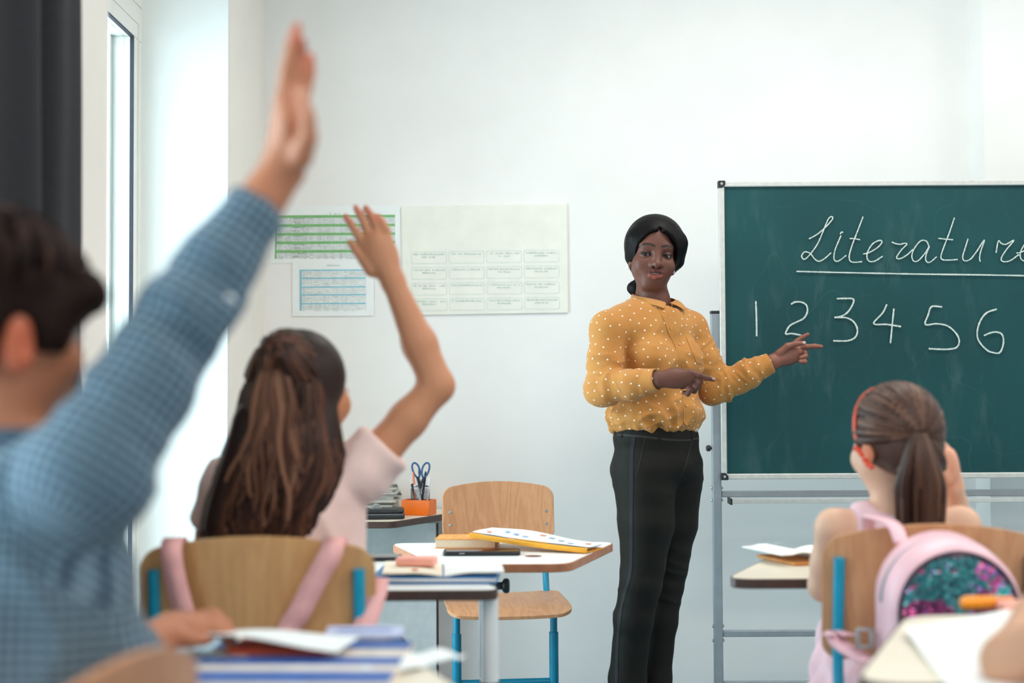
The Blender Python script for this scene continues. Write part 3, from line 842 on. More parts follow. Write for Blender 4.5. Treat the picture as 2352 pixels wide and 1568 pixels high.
# ---- the low desk in the back corner with the pencil holder
HB = 0.655
pe = PZ(1018, 1188, HB); pn = PZ(895, 1214, HB)
t = empty('corner_desk', (-.53, 5.08, 0), 0, 'pale desk with dark edge in the back corner behind the girl, panel below', 'desk')
poly = round_poly([(-.90, 4.83), (pn.x - .01, 4.83), (-.135, 5.33), (-.90, 5.33)], [.02, .05, .04, .02], 6)
def offset_poly(poly, e):
    n = len(poly); out = []
    for i in range(n):
        a = Vector(poly[i - 1]); b = Vector(poly[(i + 1) % n]); tg = (b - a).normalized()
        out.append(tuple(Vector(poly[i]) + Vector((-tg.y, tg.x)) * e))
    return out
inn = offset_poly(poly, .004)
MB().prism(inn, HB - .024, HB).build('tabletop', M_creamtop, t, .001, world=True)
MB().ring(poly, inn, HB - .024, HB - .001).build('edge_band', M_edge_dark, t, .003, world=True)
q = P(1003, 1400, 5.2)
MB().box(((-.88 + q.x) / 2, 5.2, (HB - .03) / 2), (q.x + .88, .02, HB - .05)).build('modesty_panel', M_pegrey, t, .002, world=True)
MB().box((q.x + .004, 5.2, (HB - .03) / 2), (.006, .024, HB - .05)).build('panel_edge', M_edge_dark, t, .001, world=True)
for (x, y) in ((-.84, 4.9), (-.84, 5.28), (-.60, 4.90)):
    MB().tube([(x, y, HB - .024), (x, y, 0)], .016, 14).build('leg', M_grey, t, smooth=50, world=True)
# orange box
M_orange = mat('orange_plastic_box', (250, 118, 8), 0.4, 0.03, 20)
pb = PZ(958, 1184, HB)
obx, oby, orz = pb.x + .004, pb.y + .04, R(-18)
ob = empty('orange_box', (obx, oby, HB), orz, 'small orange open box on the corner desk with the pencil cup', 'box')
for nm, c_, s_ in (('box_base', (0, 0, .0015), (.106, .072, .003)), ('box_side', (0, -.0345, .027), (.106, .003, .054)), ('box_side', (0, .0345, .027), (.106, .003, .054)), ('box_side', (-.0515, 0, .027), (.003, .066, .054)), ('box_side', (.0515, 0, .027), (.003, .066, .054))):
    MB().box(c_, s_).build(nm, M_orange, ob, .001)
# wire mesh cup standing in the box
M_wire = mat('dark_wire_mesh', (62, 78, 96), 0.4, 0.1, metal=0.5)
cx, cy, cz = obx + .005, oby + .0, HB + .003
cup = empty('pencil_cup', (cx, cy, cz), orz, 'dark wire mesh pencil cup standing in the orange box', 'cup')
mb = MB(); rcup, hcup = .033, .098
N = 26
for k in range(N):
    for s in (-1, 1):
        pts = [(rcup * math.cos(2 * PI * (k + s * j * .5) / N), rcup * math.sin(2 * PI * (k + s * j * .5) / N), .004 + j * .0072) for j in range(13)]
        mb.tube(pts, .00055, 4, cap=False)
o = mb.build('wire_mesh', M_wire, cup, smooth=60); o['kind'] = 'stuff'
for z in (.002, hcup): MB().tube([(rcup * math.cos(2 * PI * k / 24), rcup * math.sin(2 * PI * k / 24), z) for k in range(25)], .0015, 8).build('rim', M_wire, cup, smooth=60)
MB().lathe([(.0001, 0), (rcup, 0), (rcup, .002), (.0001, .002)], 24).build('cup_base', M_wire, cup)
def Wc(x, y, z): return Matrix.Translation((cx, cy, cz)) @ Vector((x, y, z))
M_sciss = mat('blue_scissor_handle', (26, 84, 140), 0.35, 0.05)
def pen(label, base, tip, r, m, m2, name='pen', cat='pen'):
    base, tip = Wc(*base), Wc(*tip)
    t = empty(name, base, 0, label, cat)
    d = tip - base
    MB().tube([base, base + d * .86], r, 10).build('barrel', m, t, world=True, smooth=50)
    MB().tube([base + d * .86, base + d * .94, tip], [r * 1.02, r * .9, r * .55], 10).build('cap', m2, t, world=True, smooth=50)
M_wplastic = mat('white_plastic', (232, 236, 238), 0.35, 0.02); M_dkp = mat('dark_navy_plastic', (34, 44, 60), 0.4, 0.05)
M_orpen = mat('orange_pencil_paint', (232, 128, 84), 0.4, 0.05)
pen('orange pencil standing in the wire cup', (-.012, -.012, .004), (-.024, -.018, .150), .0035, M_orpen, M_orpen, 'pencil', 'pencil')
pen('white pen with clear barrel leaning in the wire cup', (.02, -.02, .004), (.034, -.004, .132), .0045, M_wplastic, M_wplastic)
pen('navy pen rising between the scissor handles', (.0, .008, .004), (.019, .012, .150), .0045, M_dkp, M_dkp)
pen('slim white pen between the scissor rings', (.004, .016, .004), (-.006, .014, .158), .003, M_wplastic, M_dkp)
pen('short dark pen leaning left in the wire cup', (-.008, .01, .004), (-.034, .004, .124), .0045, M_dkp, M_wplastic)
pen('grey marker pen slanting inside the wire cup', (.018, -.008, .004), (-.020, -.022, .104), .0055, M_wplastic, M_wplastic, 'marker', 'marker')
sc = empty('scissors', Wc(0, 0, .004), 0, 'blue handled scissors standing in the wire pencil cup', 'scissors')
for s in (-1, 1):
    ctr = Wc(s * .0165 + .002, 0, .155)
    pts = [ctr + Vector((.0125 * math.cos(a) * (1 + .15 * math.sin(a)) + s * .006 * math.sin(a), 0, .026 * math.sin(a))) for a in np.linspace(0, 2 * PI, 33)]
    MB().tube(pts, .0034, 10).build('handle', M_sciss, sc, world=True, smooth=60)
    MB().tube([ctr + Vector((-s * .004, 0, -.024)), Wc(s * .004, 0, .11), Wc(0, 0, .09)], [.005, .0055, .005], 10).build('shank', M_dkp, sc, world=True, smooth=60)
    MB().tube([Wc(s * .002, s * .001, .10), Wc(-s * .004, s * .001, .006)], [.005, .002], 8, flat=.25).build('blade', M_steel, sc, world=True)
# stack of papers, dark case, and a silver clip at the left of the corner desk
r_ = random.Random(21)
px0 = PZ(885, 1178, HB)
M_paperst = mat('worn_paper', (206, 206, 200), 0.85, 0.08, 40); M_paperd = mat('worn_dark_cover', (86, 84, 84), 0.8, 0.1)
z = HB
ORD = 'first second third fourth fifth sixth seventh eighth ninth tenth eleventh'.split()
for k in range(11):
    h = r_.uniform(.006, .012)
    x, y = -.515 + r_.uniform(-.012, .012), 5.18 + r_.uniform(-.01, .01)
    w = empty('booklet', (x, y, z), R(r_.uniform(-8, 8)), ('dark covered' if k % 3 == 1 else 'worn white') + ' booklet, ' + ORD[k] + ' from the bottom of the stack on the corner desk', 'booklet', 'booklets stacked on the corner desk')
    MB().box((0, 0, h / 2), (.20, .15, h - .0012)).build('pages', M_paperst, w, .001)
    MB().box((0, 0, h - .0008), (.205, .154, .0012)).build('cover', M_paperd if k % 3 == 1 else M_paperst, w, .0004)
    z += h + .0003
t = empty('black_case', (-.475, 4.95, HB), R(4), 'flat black zipped case near the rim of the corner desk', 'case')
MB().prism(round_poly([(-.12, -.06), (.1, -.06), (.1, .06), (-.12, .06)], .02, 5), 0, .016).build('case_base', M_blackp, t, .005)
MB().prism(round_poly([(-.118, -.058), (.098, -.058), (.098, .058), (-.118, .058)], .02, 5), .018, .034).build('case_lid', M_blackp, t, .007)
MB().prism(round_poly([(-.117, -.057), (.097, -.057), (.097, .057), (-.117, .057)], .02, 5), .016, .018).build('zip', M_grey, t)
t = empty('binder_clip', (-.475, 4.95, HB + .034), R(20), 'shiny steel clip lying on top of the black case', 'clip')
MB().prism([(-.02, 0), (.02, 0), (.006, .016), (-.006, .016)], -.012, .012, Matrix.Rotation(R(90), 4, 'X')).build('clip_body', M_steel, t, .001)
MB().tube([(-.018, 0, .002), (-.045, 0, .01), (-.045, .012, .01), (-.018, .012, .002)], .0012, 6).build('clip_loop', M_steel, t)

# ---- the middle girl's desk and chair
H2 = 0.70
make_chair('pale beech chair of the girl raising her bare arm, pink straps over its back', (-.438, 2.655, 0), R(180), M_beech_tan, M_blue, hs=.455, bw=.402, bz0=.60, bz1=.848, sw=.40, tube_back=.058, arch=.028)
cr = PZ(1146, 1352, H2)
gd = make_table('white desk with dark brown edge in front of the girl raising her bare arm', (cr.x - .348, cr.y + .24, 0), 0, .72, .36, .50, H2, M_whitetop, M_edge_dark, M_whitetube, rc=.04)
M_bluebook = mat('blue_book_cover', (20, 110, 172), 0.45, 0.04)
M_peach = mat('peach_rubber', (246, 172, 156), 0.6, 0.02)
M_notecover = mat('beige_notebook_page', (238, 226, 206), 0.8, 0.02)
def on_desk(u, v, z): return PZ(u, v, z)
p = on_desk(1000, 1345, H2)
t = make_book('book', 'large flat book in blue cover at the near edge of the girl\'s white desk', 'book', (p.x + .0, p.y + .125, H2), R(-2), .255, .20, .016, M_bluebook, M_pagew, .004)
z = H2 + .016
t2 = empty('open_notebook', (p.x + .01, p.y + .12, z), R(3), 'open notebook with pale pages and orange margin on the blue book', 'notebook')
for sx in (-1, 1):
    g = [[(sx * (.002 + .122 * s), y, .003 + .007 * math.sin(min(1, s * 1.6) * PI * .62)) for y in (-.098, -.03, .03, .095)] for s in np.linspace(0, 1, 10)]
    fix_normals(MB().sheet(g, .004, (0, 0, -1)).build('page_block', M_notecover if sx < 0 else M_pagew, t2))
MB().box((-.058, -.072, .0115), (.012, .022, .0012)).build('margin_mark', M_orpen, t2)
e = on_desk(955, 1300, z + .012)
t3 = empty('eraser', (e.x, e.y + .03, z + .011), R(-6), 'peach coloured block eraser on the open notebook', 'eraser')
MB().prism(round_poly([(-.042, -.026), (.042, -.026), (.042, .026), (-.042, .026)], .01, 5), 0, .017).build('eraser_block', M_peach, t3, .004)
e = on_desk(875, 1284, H2)
t4 = empty('phone', (e.x - .02, e.y - .01, H2), R(3), 'black phone lying on the girl\'s white desk behind the peach eraser', 'phone')
MB().prism(round_poly([(-.07, -.035), (.07, -.035), (.07, .035), (-.07, .035)], .01, 5), 0, .009).build('case', M_blackp, t4, .002)
MB().prism(round_poly([(-.064, -.031), (.064, -.031), (.064, .031), (-.064, .031)], .006, 4), .009, .0094).build('screen', M_screen, t4)
e = on_desk(885, 1310, H2)
t5 = empty('paper_sheet', (e.x - .03, e.y, H2), R(-12), 'white sheet lying on the left of the girl\'s white desk', 'paper')
MB().box((0, 0, .0012), (.2, .16, .0012)).build('sheet', M_pagew, t5)
MB().box((.05, .055, .002), (.05, .012, .0005)).build('yellow_mark', mat('yellow_print', (238, 226, 130), .8), t5)

# ---- right girl's chair and desk
make_chair('beech chair of the ponytailed girl with a sequin backpack hung on it', (.772, 2.835, 0), R(180), M_beech, M_blue, hs=.45, bw=.402, bz0=.595, bz1=.846, sw=.40, tube_back=.062, arch=.03)
H3 = .70
tip = PZ(1668, 1325, H3)
rd = make_table('cream desk with dark edge in front of the ponytailed girl', (tip.x + .40, tip.y + .225, 0), 0, .82, .40, .50, H3, M_creamtop, M_edge_dark, M_whitetube, rc=.05, inset_x=.24)
q0, q1 = PZ(1735, 1300, H3 + .01), PZ(1880, 1260, H3 + .01)
t = empty('open_notebook', (PZ(1858, 1288, H3).x, PZ(1815, 1290, H3).y + .03, H3), R(20), 'open white notebook on the cream desk left of the ponytailed girl', 'notebook')
MB().box((.02, 0, .004), (.21, .17, .008)).build('under_cover', mat('amber_notebook_cover', (206, 138, 70), .6, .05), t, .002)
for sx in (-1, 1):
    g = [[(sx * (.002 + .118 * s), y, .010 + .022 * math.sin(min(1, s * 1.3) * PI * .7) * (1 if sx < 0 else .6)) for y in (-.09, -.03, .03, .09)] for s in np.linspace(0, 1, 10)]
    pg = fix_normals(MB().sheet(g, .003, (0, 0, -1)).build('page_block', M_pagew, t))
MB().box((-.07, .07, .034), (.09, .0015, .0006)).build('ruled_line', M_gline, t)

# ---- near right desk (a third pupil's), cut by the frame
H4 = .74
dr = make_table('cream desk at the right edge, nearest on that side, with a white sheet', (.86, 1.97, 0), 0, .92, .50, .52, H4, M_creamtop, M_edge_dark, M_whitetube, rc=.06)
a = PZ(2080, 1462, H4 + .004)
t = empty('paper_sheet', (.83, 1.93, H4), 0, 'large white sheet on the near right desk under the bare forearm', 'paper')
cs = [PZ(2078, 1462, H4), PZ(2480, 1372, H4), PZ(2480, 1640, H4), PZ(2185, 1590, H4)]
g = []
for s in np.linspace(0, 1, 9):
    row = []
    for q in np.linspace(0, 1, 9):
        p = (cs[0].lerp(cs[1], s)).lerp(cs[3].lerp(cs[2], s), q)
        row.append(Vector((p.x, p.y, H4 + .0015 + .012 * (1 - s) ** 3 * (1 - q) ** 2 + .006 * s * (1 - q))))
    g.append(row)
fix_normals(MB().sheet(g, .0008, (0, 0, 1)).build('sheet', M_pagew, t, world=True))

# ---- the boy's desk and chair
H5 = .72
co = PZ(1052, 1566, H5)
bd = make_table('cream desk in front of the boy, strewn with books and papers', (-.40, 1.945, 0), 0, .74, .40, .52, H5, M_creamtop, M_edge_dark, M_whitetube, rc=.06, inset_x=.12)
M_bk1 = mat('blue_magazine', (56, 100, 172), .5, .06, 30); M_bk2 = mat('beige_magazine', (226, 214, 200), .6, .05, 30); M_red = mat('vermilion_cover', (222, 84, 44), .5, .06, 30)
M_ltb = mat('pale_blue_paper', (196, 222, 234), .7, .03)
M_lil = mat('lilac_paper', (190, 196, 226), .7, .05)
t = empty('magazine', (PZ(690, 1530, H5).x, 1.93, H5), R(-2), 'blue and beige banded magazine on the boy\'s desk', 'magazine')
MB().box((0, 0, .005), (.28, .30, .010)).build('pages', M_bk2, t, .002)
for y0, y1 in ((-.145, -.075), (-.03, .025), (.085, .147)): MB().box((0, (y0 + y1) / 2, .0104), (.278, y1 - y0, .0008)).build('blue_band', M_bk1, t)
MB().box((-.10, .03, .0110), (.05, .03, .0006)).build('beige_patch', M_bk2, t)
t = empty('red_booklet', (PZ(650, 1490, H5 + .012).x, PZ(650, 1490, H5 + .012).y, H5 + .012), R(-4), 'vermilion booklet lying on the banded magazine', 'booklet')
MB().box((0, 0, .004), (.135, .09, .008)).build('cover', M_red, t, .001)
MB().box((.02, -.02, .0084), (.06, .02, .0006)).build('cover_panel', mat('dull_red_print', (190, 110, 100), .6), t)
t = empty('paper_sheet', (PZ(640, 1462, H5 + .03).x, PZ(640, 1462, H5 + .03).y - .02, H5 + .021), R(-8), 'white sheet held by the boy\'s resting hand, over the vermilion booklet', 'paper')
g = [[(-.10 + .2 * s, -.05 + .12 * q, .006 + .016 * (1 - s) * (1 - q) + .004 * math.sin(5 * s)) for q in np.linspace(0, 1, 6)] for s in np.linspace(0, 1, 10)]
fix_normals(MB().sheet(g, .001, (0, 0, 1)).build('sheet', M_pagew, t))
t = empty('paper_sheet', (PZ(455, 1505, H5).x, PZ(455, 1505, H5).y, H5), R(24), 'pale blue sheet at the left of the banded magazine', 'paper')
g = [[(-.05 + .1 * s, -.08 + .16 * q, .003 + .01 * math.sin(3 * s + 2 * q) ** 2) for q in np.linspace(0, 1, 6)] for s in np.linspace(0, 1, 6)]
fix_normals(MB().sheet(g, .001, (0, 0, 1)).build('sheet', M_ltb, t))
t = empty('lilac_leaflet', (PZ(835, 1478, H5).x, PZ(835, 1478, H5).y + .02, H5 + .011), R(3), 'lilac printed leaflet on the far right of the banded magazine', 'leaflet')
MB().box((0, 0, .003), (.115, .08, .006)).build('leaflet_page', M_lil, t, .001)
MB().box((.0, -.0, .0064), (.08, .012, .0006)).build('print_band', M_bk1, t)
t = empty('crumpled_paper', (PZ(935, 1530, H5).x, PZ(935, 1530, H5).y, H5), R(-38), 'white crinkled paper along the right slanted edge of the boy\'s desk', 'paper')
r_ = random.Random(5)
g = [[(-.035 + .07 * q, -.085 + .17 * s, .002 + .009 * abs(math.sin(s * 7 + q * 3)) * (.4 + .6 * r_.random())) for q in np.linspace(0, 1, 6)] for s in np.linspace(0, 1, 14)]
fix_normals(MB().sheet(g, .001, (0, 0, 1)).build('sheet', M_pagew, t, smooth=80))
make_chair('beech chair turned sideways under the boy in the blue checked shirt', (-.570, 1.405, 0), R(-106), M_beech_dk, M_blue, hs=.45, bw=.34, bz0=.66, bz1=.848, sw=.38, tube_back=.10, arch=.045)
a = PZ(2262, 1392, H4 + .006)
t = empty('marker', (a.x, a.y, H4), R(6), 'orange marker pen lying at the far rim of the near right desk', 'marker')
mb = MB().tube([(-.022, 0, .011), (.045, 0, .011)], .0100, 16).build('barrel', M_orange, t, smooth=50)
MB().lathe([(.0001, -.026), (.008, -.024), (.0115, -.016), (.0115, .03), (.0105, .031)], 16, Matrix.Translation((-.015, 0, .0115)) @ Matrix.Rotation(R(90), 4, 'Y')).build('cap', mat('orange_cap', (250, 148, 20), .4, .02), t, smooth=50)
a = PZ(2330, 1402, H4)
t = empty('eraser', (a.x + .006, a.y - .012, H4), R(8), 'peach block eraser beside the orange marker on the near right desk', 'eraser')
MB().prism(round_poly([(-.036, -.016), (.036, -.016), (.036, .016), (-.036, .016)], .008, 5), 0, .018).build('eraser_block', M_peach, t, .004)
# ================================================================== BLENDED BODIES (distance fields -> one smooth continuous mesh)
def V(*a): return np.array(a, dtype=np.float64)
def nv(v): return np.array((v[0], v[1], v[2]), dtype=np.float64)

def vnoise(p, scale, seed=0):
    q = np.asarray(p) * np.asarray(scale)
    i = np.floor(q).astype(np.int64); f = q - i; f = f * f * (3 - 2 * f)
    def h(ix, iy, iz):
        n = (ix * 374761393 + iy * 668265263 + iz * 2147483647 + seed * 1274126177) & 0xFFFFFFFF
        n = ((n ^ (n >> 13)) * 1274126177) & 0xFFFFFFFF
        return ((n ^ (n >> 16)) & 0xFFFF) / 32767.5 - 1.0
    x, y, z = i[:, 0], i[:, 1], i[:, 2]; fx, fy, fz = f[:, 0], f[:, 1], f[:, 2]
    def lx(yy, zz): return h(x, yy, zz) * (1 - fx) + h(x + 1, yy, zz) * fx
    def ly(zz): return lx(y, zz) * (1 - fy) + lx(y + 1, zz) * fy
    return ly(z) * (1 - fz) + ly(z + 1) * fz

class SDF:
    def __init__(s): s.p = []
    # each primitive: (function(X,Y,Z)->d, lo, hi, k, op)
    def cap(s, a, b, ra, rb, k=.015, op='+', flat=None):
        a, b = nv(a), nv(b); ab = b - a; L2 = max(1e-12, ab @ ab); rm = max(ra, rb)
        if flat is not None: n, fq = nv(flat[0]) / np.linalg.norm(nv(flat[0])), flat[1]
        def f(X, Y, Z):
            x, y, z = X - a[0], Y - a[1], Z - a[2]
            t = np.clip((x * ab[0] + y * ab[1] + z * ab[2]) / L2, 0, 1)
            x, y, z = x - t * ab[0], y - t * ab[1], z - t * ab[2]
            r = ra + (rb - ra) * t
            if flat is None: return np.sqrt(x * x + y * y + z * z) - r
            w = x * n[0] + y * n[1] + z * n[2]; e = (1 / fq - 1)
            x, y, z = x + n[0] * w * e, y + n[1] * w * e, z + n[2] * w * e
            l = np.sqrt(x * x + y * y + z * z) + 1e-9
            sc = l / np.sqrt(l * l - (w / fq) ** 2 + w * w + 1e-12) if fq < 1 else 1.0
            return (l - r) / np.maximum(sc, 1e-3) if fq < 1 else l - r
        ext = rm * max(1.0, flat[1] if flat is not None else 1.0)
        s.p.append((f, np.minimum(a, b) - ext, np.maximum(a, b) + ext, k, op)); return s
    def chain(s, pts, rs, k=.01, op='+', flat=None):
        for i in range(len(pts) - 1): s.cap(pts[i], pts[i + 1], rs[i], rs[i + 1], k if i else k, op, flat)
        return s
    def ell(s, c, r, Rm=None, k=.015, op='+'):
        c, r = nv(c), nv(r); Rm = np.eye(3) if Rm is None else np.array(Rm)   # columns: local axes in the world
        def f(X, Y, Z):
            x, y, z = X - c[0], Y - c[1], Z - c[2]
            q = [x * Rm[0, i] + y * Rm[1, i] + z * Rm[2, i] for i in range(3)]
            k0 = np.sqrt(sum((q[i] / r[i]) ** 2 for i in range(3))) + 1e-9
            k1 = np.sqrt(sum((q[i] / r[i] ** 2) ** 2 for i in range(3))) + 1e-9
            return k0 * (k0 - 1) / k1
        e = np.sqrt((Rm ** 2) @ (r ** 2))
        s.p.append((f, c - e, c + e, k, op)); return s
    def cut(s, pt, n, rad, k=.002):
        """remove what lies beyond the plane (pt, n) within rad of pt"""
        pt = nv(pt); n = nv(n) / np.linalg.norm(nv(n))
        def f(X, Y, Z):
            x, y, z = X - pt[0], Y - pt[1], Z - pt[2]
            return np.maximum(-(x * n[0] + y * n[1] + z * n[2]), np.sqrt(x * x + y * y + z * z) - rad)
        s.p.append((f, pt - rad, pt + rad, k, '-')); return s
    def field(s, h, lo=None, hi=None):
        L = np.min([q[1] for q in s.p if q[4] == '+'], axis=0) - 3 * h if lo is None else nv(lo)
        H = np.max([q[2] for q in s.p if q[4] == '+'], axis=0) + 3 * h if hi is None else nv(hi)
        n = np.ceil((H - L) / h).astype(int) + 1
        D = np.full(n, 0.2, dtype=np.float32)
        ax = [(L[i] + h * np.arange(n[i])).astype(np.float32) for i in range(3)]
        for f, a, b, k, op in s.p:
            m = k + 2.5 * h + .004
            i0 = np.clip(np.floor((a - m - L) / h).astype(int), 0, n); i1 = np.clip(np.ceil((b + m - L) / h).astype(int) + 1, 0, n)
            if np.any(i1 <= i0): continue
            sl = tuple(slice(int(p), int(q)) for p, q in zip(i0, i1))
            X = ax[0][sl[0]][:, None, None]; Y = ax[1][sl[1]][None, :, None]; Z = ax[2][sl[2]][None, None, :]
            d = f(X, Y, Z).astype(np.float32); o = D[sl]
            if op == '+':
                hh = np.clip(.5 + .5 * (o - d) / k, 0, 1); D[sl] = o * (1 - hh) + d * hh - k * hh * (1 - hh)
            else:
                hh = np.clip(.5 - .5 * (o + d) / k, 0, 1); D[sl] = o * (1 - hh) - d * hh + k * hh * (1 - hh)
        return D, L
    def mesh(s, h, smooth=2, lo=None, hi=None):
        D, L = s.field(h, lo, hi)
        v, q = surface_nets(D, L, h)
        return smooth_mesh(v, q, smooth), q

def surface_nets(D, L, h):
    ins = D < 0
    c = np.zeros(tuple(d - 1 for d in D.shape), np.int8)
    for dx in (0, 1):
        for dy in (0, 1):
            for dz in (0, 1):
                c += ins[dx:D.shape[0] - 1 + dx, dy:D.shape[1] - 1 + dy, dz:D.shape[2] - 1 + dz]
    act = (c > 0) & (c < 8)
    I = np.argwhere(act); N = len(I)
    idx = np.full(act.shape, -1, np.int32); idx[act] = np.arange(N)
    acc = np.zeros((N, 3)); cnt = np.zeros(N)
    cor = [(0, 0, 0), (1, 0, 0), (0, 1, 0), (1, 1, 0), (0, 0, 1), (1, 0, 1), (0, 1, 1), (1, 1, 1)]
    val = [D[I[:, 0] + a, I[:, 1] + b, I[:, 2] + g].astype(np.float64) for a, b, g in cor]
    for p in range(8):
        for ax in range(3):
            if cor[p][ax] == 0:
                q = p + (1, 2, 4)[ax]
                m = (val[p] < 0) != (val[q] < 0)
                t = val[p] / np.where(m, val[p] - val[q], 1)
                pos = np.array(cor[p], float)[None, :].repeat(N, 0); pos[:, ax] += t
                acc[m] += pos[m]; cnt[m] += 1
    v = L + h * (I + acc / cnt[:, None])
    quads = []
    for ax in range(3):
        o1, o2 = (ax + 1) % 3, (ax + 2) % 3
        a = [slice(None)] * 3; b = [slice(None)] * 3
        a[ax] = slice(0, D.shape[ax] - 1); b[ax] = slice(1, D.shape[ax])
        A, B = ins[tuple(a)], ins[tuple(b)]
        E = np.argwhere(A != B)
        ok = (E[:, o1] > 0) & (E[:, o2] > 0) & (E[:, o1] < act.shape[o1]) & (E[:, o2] < act.shape[o2])
        E = E[ok]; sgn = A[E[:, 0], E[:, 1], E[:, 2]]
        cs = []
        for d1, d2 in ((-1, -1), (0, -1), (0, 0), (-1, 0)):
            e = E.copy(); e[:, o1] += d1; e[:, o2] += d2
            cs.append(idx[e[:, 0], e[:, 1], e[:, 2]])
        q = np.stack(cs, 1); q[~sgn] = q[~sgn][:, ::-1]
        quads.append(q)
    return v, np.concatenate(quads)

def smooth_mesh(v, q, it):
    if it <= 0: return v
    e = np.concatenate([q[:, [0, 1]], q[:, [1, 2]], q[:, [2, 3]], q[:, [3, 0]]])
    for k in range(it):
        a = np.zeros_like(v); c = np.zeros(len(v))
        for s_, d in ((0, 1), (1, 0)):
            for ax in range(3): a[:, ax] += np.bincount(e[:, s_], v[e[:, d], ax], len(v))
            c += np.bincount(e[:, s_], minlength=len(v))
        m = a / np.maximum(c, 1)[:, None]
        v = v + (m - v) * (.6 if k % 2 == 0 else -.42 if it > 1 else .6)
    return v

def normals(v, q):
    n = np.cross(v[q[:, 2]] - v[q[:, 0]], v[q[:, 3]] - v[q[:, 1]])
    out = np.zeros_like(v)
    for k in range(4):
        for ax in range(3): out[:, ax] += np.bincount(q[:, k], n[:, ax], len(v))
    return out / (np.linalg.norm(out, axis=1)[:, None] + 1e-12)

def np_obj(name, v, q, m, parent=None, col=None, suv=None):
    W = np.eye(4) if parent is None else np.array(lmat(parent).inverted())
    vl = v @ W[:3, :3].T + W[:3, 3]
    me = bpy.data.meshes.new(name)
    nf = len(q)
    me.vertices.add(len(vl)); me.vertices.foreach_set('co', vl.astype(np.float32).ravel())
    me.loops.add(nf * 4); me.loops.foreach_set('vertex_index', q.astype(np.int32).ravel())
    me.polygons.add(nf); me.polygons.foreach_set('loop_start', np.arange(0, nf * 4, 4, dtype=np.int32))
    me.polygons.foreach_set('use_smooth', np.ones(nf, bool))
    me.update(calc_edges=True)
    if col is not None:
        at = me.color_attributes.new('Col', 'FLOAT_COLOR', 'POINT'); at.data.foreach_set('color', np.asarray(col, np.float32).ravel())
    if suv is not None:
        at = me.attributes.new('suv', 'FLOAT_VECTOR', 'POINT'); at.data.foreach_set('vector', np.asarray(suv, np.float32).ravel())
    return link_mesh(name, me, m, parent)

def seg_dist(v, a, b):
    a, b = nv(a), nv(b); ab = b - a
    t = np.clip(((v - a) @ ab) / max(1e-12, ab @ ab), 0, 1)
    return np.linalg.norm(v - a - t[:, None] * ab, axis=1), t
def poly_dist(v, pts):
    return np.min([seg_dist(v, pts[i], pts[i + 1])[0] for i in range(len(pts) - 1)], axis=0)
def sstep(x, a, b):
    t = np.clip((x - a) / (b - a), 0, 1); return t * t * (3 - 2 * t)
def blend(col, w, c):
    c = np.array(lin(c)); return col * (1 - w[:, None]) + c * w[:, None]
def bone_uv(v, bones, ref=(0, 1, 0)):
    ds = []; us = []
    for a, b, rb in bones:
        a, b = nv(a), nv(b); d, t = seg_dist(v, a, b); ds.append(d)
        L = np.linalg.norm(b - a); ax = (b - a) / L
        e1 = np.cross(ax, nv(ref)); e1 /= np.linalg.norm(e1); e2 = np.cross(ax, e1)
        w = v - a
        us.append(np.stack([w @ ax, np.arctan2(w @ e1, w @ e2) * rb, np.zeros(len(v))], 1))
    i = np.argmin(ds, 0); us = np.array(us)
    return us[i, np.arange(len(v))]
def frame(fwd, up=(0, 0, 1)):
    """columns: left-to-right of the person's own right..., i.e. x = lateral, y = forward, z = up"""
    f = nv(fwd); f /= np.linalg.norm(f); u = nv(up); x = np.cross(f, u); x /= np.linalg.norm(x); u = np.cross(x, f)
    return np.stack([x, f, u], 1)

def bvh_of(v, q): return BVHTree.FromPolygons([tuple(p) for p in v], [tuple(int(i) for i in f) for f in q])
def drape(bvh, u, w, off=.001):
    """point of a surface seen at pixel (u, w), lifted by off along its normal"""
    d = (P(u, w, 1.0) - CAM).normalized()
    h = bvh.ray_cast(CAM, d)
    if h[0] is None: return None, None
    n = h[1] if h[1].dot(d) < 0 else -h[1]
    return h[0] + n * off, n
def drape_strip(bvh, pts, w, off=.0012, n=40):
    """raised strip of cloth lying on a surface along a path"""
    ps = catmull([Vector((a, b, 0)) for a, b in pts], max(2, n // max(1, len(pts) - 1)))
    hit = [drape(bvh, p.x, p.y, off) for p in ps]; hit = [h for h in hit if h[0] is not None]
    mb = MB(); vs = []
    for i, (p, nn) in enumerate(hit):
        t = (hit[min(i + 1, len(hit) - 1)][0] - hit[max(i - 1, 0)][0]).normalized(); b = t.cross(nn).normalized() * (w / 2)
        vs += [p - b - nn * off * 2.5, p - b, p, p + b, p + b - nn * off * 2.5]
    fs = []
    for i in range(len(hit) - 1):
        for k in range(4): fs.append((i * 5 + k, i * 5 + k + 1, (i + 1) * 5 + k + 1, (i + 1) * 5 + k))
    return mb.add(vs, fs)

M_skin = vcol_mat('skin', 0.48, 0.35, var=0.03)
M_skin_dark = vcol_mat('dark_skin', 0.50, 0.38, var=0.04)
def flat_mat(name, c, rough=.5, spec=.5): return mat(name, c, rough, .02, 30, spec=spec)
M_eye = flat_mat('eye_white', (190, 182, 178), .12); M_iris = flat_mat('dark_brown_iris', (40, 24, 18), .12); M_pupil = flat_mat('pupil', (8, 7, 7), .08)
M_teeth = flat_mat('teeth', (228, 222, 212), .25)

def hair_mat(name, c, c2, scale=(200, 20, 200), rough=.42):
    m, nt, b = nt_new(name)
    v = coords(nt, scale); f = noise(nt, v, 1.0, 4, .6)
    a = node(nt, 'ShaderNodeAttribute'); a.attribute_name = 'Col'
    col = ramp(nt, f, [(.3, lin(c2)), (.7, lin(c))])
    nt.links.new(col, b.inputs['Base Color']); b.inputs['Roughness'].default_value = rough
    bump(nt, b, f, .5, .0015)
    return m

